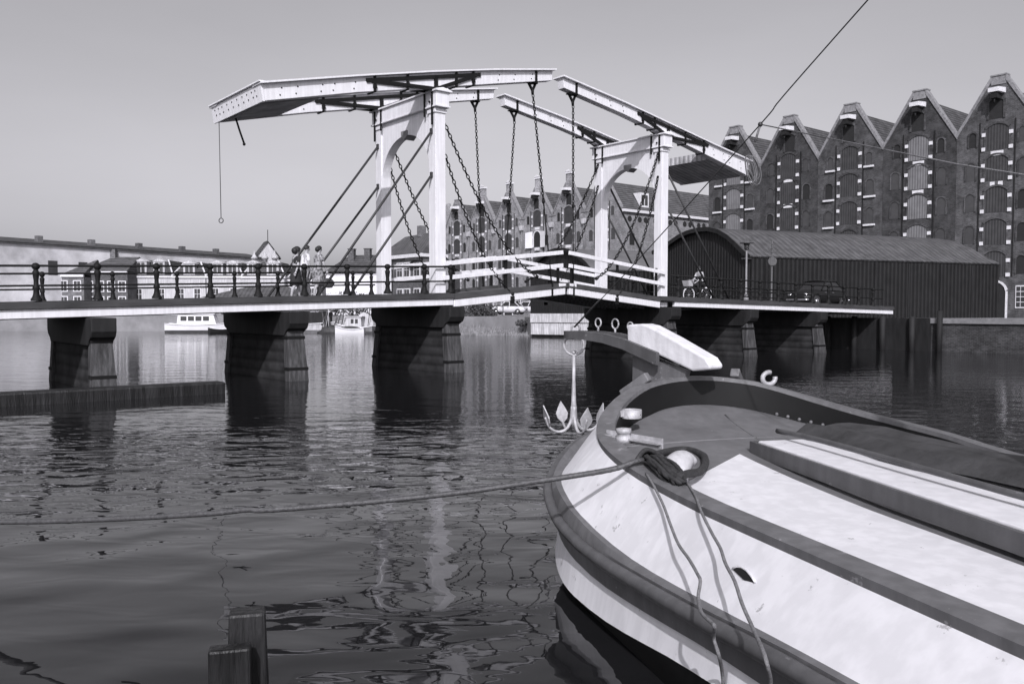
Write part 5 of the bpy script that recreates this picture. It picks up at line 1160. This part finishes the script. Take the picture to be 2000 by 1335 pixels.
def person(label, loc, rz, H, sex, cloth, armL=(.10,-.05), armR=(-.15,-.03), stride=.22, lean=.03, look=0.0, group=None, cyc=False):
    # faces +x; y+ is the left side. arm tuples: forward swing of the hand, outward offset
    t = thing('person', label, 'person', loc, rz, group); k = H/1.75
    N = {}; 
    def nd(n_, x, y, z, r_): N[n_] = (x*k, y*k, z*k, tuple(q*k for q in r_) if isinstance(r_, tuple) else r_*k)
    sw = .19 if sex == 'm' else .165; hw = .085
    nd('pelvis', 0, 0, .95, (.115,.15) if sex == 'm' else (.125,.16)); nd('waist', .02*1, 0, 1.10, (.10,.135) if sex == 'm' else (.095,.12)); nd('chest', lean, 0, 1.30, (.115,.16)); nd('neckb', lean+.01, 0, 1.47, .065); nd('neck', lean+.025, 0, 1.54, .052)
    hx = lean+.045
    nd('head', hx, 0, 1.63, (.088,.074)); nd('top', hx-.005, 0, 1.72, (.070,.062))
    L = [('pelvis','waist'),('waist','chest'),('chest','neckb'),('neckb','neck'),('neck','head'),('head','top')]
    for s, a in ((1, armL), (-1, armR)):
        e = 'l' if s > 0 else 'r'
        nd('sh'+e, lean, s*sw, 1.42, .056); nd('el'+e, lean+a[0]*.35-.02, s*(sw+.035+max(0,a[1])), 1.14, .042); nd('wr'+e, lean+a[0], s*(sw+.03+a[1]), .90+abs(a[0])*.15, .028)
        L += [('chest','sh'+e),('sh'+e,'el'+e),('el'+e,'wr'+e)]
        f = stride*s
        if cyc:
            kn = (.36, s*.11, .86 if s > 0 else .74); an = (.24 if s > 0 else .16, s*.11, .46 if s > 0 else .28); to = (an[0]+.14, s*.11, an[2]-.05)
        else:
            kn = (f*.45+.04, s*.085, .51); an = (f, s*.085, .095 if f > 0 else .13); to = (f+.15, s*.095, .035 if f > 0 else .03)
        nd('hip'+e, 0, s*hw, .90, .088); nd('kn'+e, *kn, .058); nd('ca'+e, kn[0]*.5+an[0]*.5-.03, kn[1], (kn[2]+an[2])/2+.05, .056); nd('an'+e, *an, .038); nd('to'+e, *to, .032)
        L += [('pelvis','hip'+e),('hip'+e,'kn'+e),('kn'+e,'ca'+e),('ca'+e,'an'+e),('an'+e,'to'+e)]
    body = skinmesh('body', N, L, M['skin'], t)
    # hands and features joined into the same body mesh
    q = MB()
    for e, s in (('l', 1), ('r', -1)):
        w_ = Vector(N['wr'+e][:3]); d = (w_ - Vector(N['el'+e][:3])).normalized(); hand(q, w_ - d*.005, d, (1, 0, .15), .6)
    h0 = Vector(N['head'][:3]); q.ball(tuple(h0 + Vector((.088*k, 0, -.005*k))), .016, .013, .022, 8, 6)
    for s in (-1, 1): q.ball(tuple(h0 + Vector((-.005*k, s*.077*k, 0))), .018, .008, .028, 8, 6)
    ob = q.build('tmp', M['skin']); bm = bmesh.new(); bm.from_mesh(body.data); bm.from_mesh(ob.data); bm.to_mesh(body.data); bm.free(); md = ob.data; bpy.data.objects.remove(ob); bpy.data.meshes.remove(md)
    for pl_ in body.data.polygons: pl_.use_smooth = True
    for s in (-1, 1): q = MB(); q.ball(tuple(h0 + Vector((.074*k, s*.030*k, .018*k))), .009, .012, .008, 8, 6); q.build('eye', M['dark'], body)
    q = MB(); q.tube([h0 + Vector((.078*k,-.022*k,-.045*k)), h0 + Vector((.085*k,0,-.047*k)), h0 + Vector((.078*k,.022*k,-.045*k))], .005, 5); q.build('mouth', M['greyd'], body)
    # hair
    q = MB(); c = h0 + Vector((-.012, 0, .035)); big = cloth.get('hair', 1.0)
    def hf(i, j):
        th = math.pi*.62*i/8; a = 2*math.pi*j/16; front = max(0, math.cos(a)); r1 = (.105*k*big) * (1 - .0*front); thm = th*(1-.42*front)
        return (c.x + r1*math.sin(thm)*math.cos(a)*1.02, c.y + r1*.88*math.sin(thm)*math.sin(a), c.z + r1*math.cos(thm)*.98)
    q.grid(hf, 9, 17); 
    if sex == 'f': q.ball(tuple(c + Vector((-.07*k*big, 0, -.02*k))), .07*big, .085*big, .085*big, 12, 8, jit=.05)
    q.build('hair', M['hair'], t)
    top = {kk: (v_[0], v_[1], v_[2], tuple(r_*1.13+.004 for r_ in (v_[3] if isinstance(v_[3], tuple) else (v_[3],)*2))) for kk, v_ in N.items()}
    kinds = cloth['kind']
    tn = ['waist','chest','neckb','shl','shr']; tl = [('waist','chest'),('chest','neckb'),('chest','shl'),('chest','shr')]
    T = {n_: top[n_] for n_ in tn}
    if kinds == 'shirt': T = {'pelvis': (top['pelvis'][0], 0, top['pelvis'][2], tuple(r_*1.0 for r_ in top['pelvis'][3])), **T}; tl = [('pelvis','waist')] + tl
    for e in 'lr':
        a = Vector(top['sh'+e][:3]); b2 = Vector(top['el'+e][:3]); mp_ = a.lerp(b2, .75); T['sl'+e] = (*mp_, .062*k); tl.append(('sh'+e, 'sl'+e))
    skinmesh('shirt' if kinds == 'shirt' else 'bodice', T, tl, cloth['top'], t)
    if kinds == 'shirt':
        P_ = {n_: (*top[n_][:3], tuple(r_*1.12+.006 for r_ in top[n_][3])) for n_ in ('pelvis','hipl','hipr','knl','knr','cal','car','anl','anr')}
        skinmesh('trousers', P_, [('pelvis','hipl'),('pelvis','hipr'),('hipl','knl'),('hipr','knr'),('knl','cal'),('knr','car'),('cal','anl'),('car','anr')], cloth['bottom'], t)
    else:
        hem = cloth.get('hem', .52)
        loftrings('skirt', [(.02*k,0,1.14*k,.108*k,.135*k),(.01*k,0,1.06*k,.125*k,.15*k),(0,0,.95*k,.155*k,.185*k),(0,0,.80*k,.18*k,.20*k),(.02*k,0,.66*k,.20*k,.205*k),(.02*k,0,hem*k,.225*k,.21*k),(.02*k,0,hem*k,.20*k,.19*k)], cloth['bottom'], t)
    for e in 'lr':
        a = Vector(N['an'+e][:3]); b2 = Vector(N['to'+e][:3]); q = MB(); q.tube([a + Vector((-.05,0,-.05*k)), a + Vector((.03,0,-.045*k)), b2 + Vector((-.02,0,0)), b2 + Vector((.05,0,-.006))], [.034,.042,.042,.022], 8); q.build('shoe', cloth.get('shoe', M['leather']), t)
    return t, N, k
def onbridge(s, t_): return tuple(bw_(s, t_, zk(s)-.13))
HB = R(38.7)
gp = 'three people walking over the left span'
person('woman in a short black dress with thick dark hair, leftmost of the three walkers', onbridge(-4.36,1.5), HB+R(6), 1.64, 'f', dict(kind='dress', top=M['dressd'], bottom=M['dressd'], hair=1.3, hem=.50), armL=(.12,.0), armR=(-.16,.04), group=gp)
person('young man in a white shirt and pale trousers, between the two walking women', onbridge(-3.72,2.2), HB-R(5), 1.76, 'm', dict(kind='shirt', top=M['shirt'], bottom=M['trous']), armL=(-.12,0), armR=(.12,0), lean=.05, group=gp)
w2, N2, k2_ = person('woman in a patterned dress with short dark hair carrying a large dark bag', onbridge(-3.60,1.5), HB+R(10), 1.70, 'f', dict(kind='dress', top=M['dressp'], bottom=M['dressp'], hair=1.0, hem=.50, shoe=M['stone']), armL=(.1,0), armR=(.16,.05), group=gp)
hp = Vector(N2['wrr'][:3]); bag = thing('handbag', 'large dark holdall held in the hand of the woman in the patterned dress', 'bag'); 
bag.location = bw_(-3.60,1.5,zk(-3.60)-.13) + Matrix.Rotation(HB+R(10), 4, 'Z') @ (hp + Vector((.05,0,-.1))); bag.rotation_euler = (0, 0, HB+R(10))
q = MB(); q.grid(lambda i, j: ((.22-.03*abs(i-3)**1.2*.5)*math.cos(2*math.pi*j/18)*[.75,.95,1.05,1.08,1.05,.9,.6][i], .10*math.sin(2*math.pi*j/18)*[.9,1.0,1.1,1.15,1.0,.7,.25][i], -.42+.05*i), 7, 19); q.ball((0,0,-.41), .16, .085, .02, 14, 6); q.build('bag_body', M['leather'], bag)
q = MB(); q.tube([(-.12,0,-.14),(-.09,0,-.02),(0,0,.02),(.09,0,-.02),(.12,0,-.14)], .012, 6); q.build('handle', M['leather'], bag)
# cyclist
cb = onbridge(15.55,1.7); bk = thing('bicycle', 'bicycle with pale rims and a wicker basket, ridden over the right span', 'bicycle', cb, HB+R(180)+R(-8))
for x in (-.53,.53):
    q = MB(); q.torus((x,0,.345), .325, .02, (0,1,0), 28, 6); wh_ = q.build('wheel', M['stone'], bk)
    q = MB()
    for i in range(12): a = math.pi*i/6; q.tube([(x,0,.345),(x+.32*math.cos(a),0,.345+.32*math.sin(a))], .003, 4)
    q.lathe([(.03,-.04),(.03,.04)], (x,0,.345), 10, axis='y'); q.build('spokes', M['galv'], wh_)
    q = MB(); q.tube([(x+.36*math.cos(a), 0, .345+.36*math.sin(a)) for a in [R(20)+R(150)*i/10 for i in range(11)]], .018, 6); q.build('mudguard', M['stone'] if x < 0 else M['galv'], bk)
q = MB(); 
for a, b2 in (((-.53,0,.345),(-.10,0,.30)),((-.10,0,.30),(.40,0,.72)),((-.10,0,.30),(-.24,0,.86)),((-.20,0,.72),(.38,0,.80)),((-.53,0,.345),(-.21,0,.76)),((.38,0,.98),(.42,0,.70)),((.42,0,.70),(.53,0,.345))): q.tube([a, b2], .018, 7)
q.build('frame', M['iron'], bk)
q = MB(); q.tube([(.26,-.27,1.02),(.36,-.22,1.05),(.39,0,1.02),(.36,.22,1.05),(.26,.27,1.02)], .014, 6); q.build('handlebar', M['galv'], bk)
q = MB(); q.hexa([(-.36,-.09,.88),(-.12,-.03,.88),(-.12,.03,.88),(-.36,.09,.88)], [(-.36,-.10,.94),(-.10,-.03,.93),(-.10,.03,.93),(-.36,.10,.94)]); q.build('saddle', M['leather'], bk)
q = MB(); q.hexa([(.45,-.17,.74),(.70,-.17,.74),(.70,.17,.74),(.45,.17,.74)], [(.42,-.22,1.0),(.76,-.22,1.0),(.76,.22,1.0),(.42,.22,1.0)]); q.build('basket', M['wicker'], bk)
for s in (-1, 1): q = MB(); q.box(-.10+(.1 if s > 0 else -.1), .02+(.1 if s > 0 else -.1), min(s*.07,s*.17), max(s*.07,s*.17), .30+s*.08, .325+s*.08); q.build('pedal', M['tyre'], bk)
person('cyclist in a pale sleeveless top leaning over the handlebars on the right span', (cb[0], cb[1], cb[2]-.02), HB+R(172), 1.66, 'm', dict(kind='shirt', top=M['trous'], bottom=M['dressd']), armL=(.42,-.02), armR=(.42,-.02), lean=.14, cyc=True)
pc = [o for o in C.objects if o.name.startswith('person')][-1]; pc.location += Vector((-math.cos(HB+R(172))*.24, -math.sin(HB+R(172))*.24, .02))
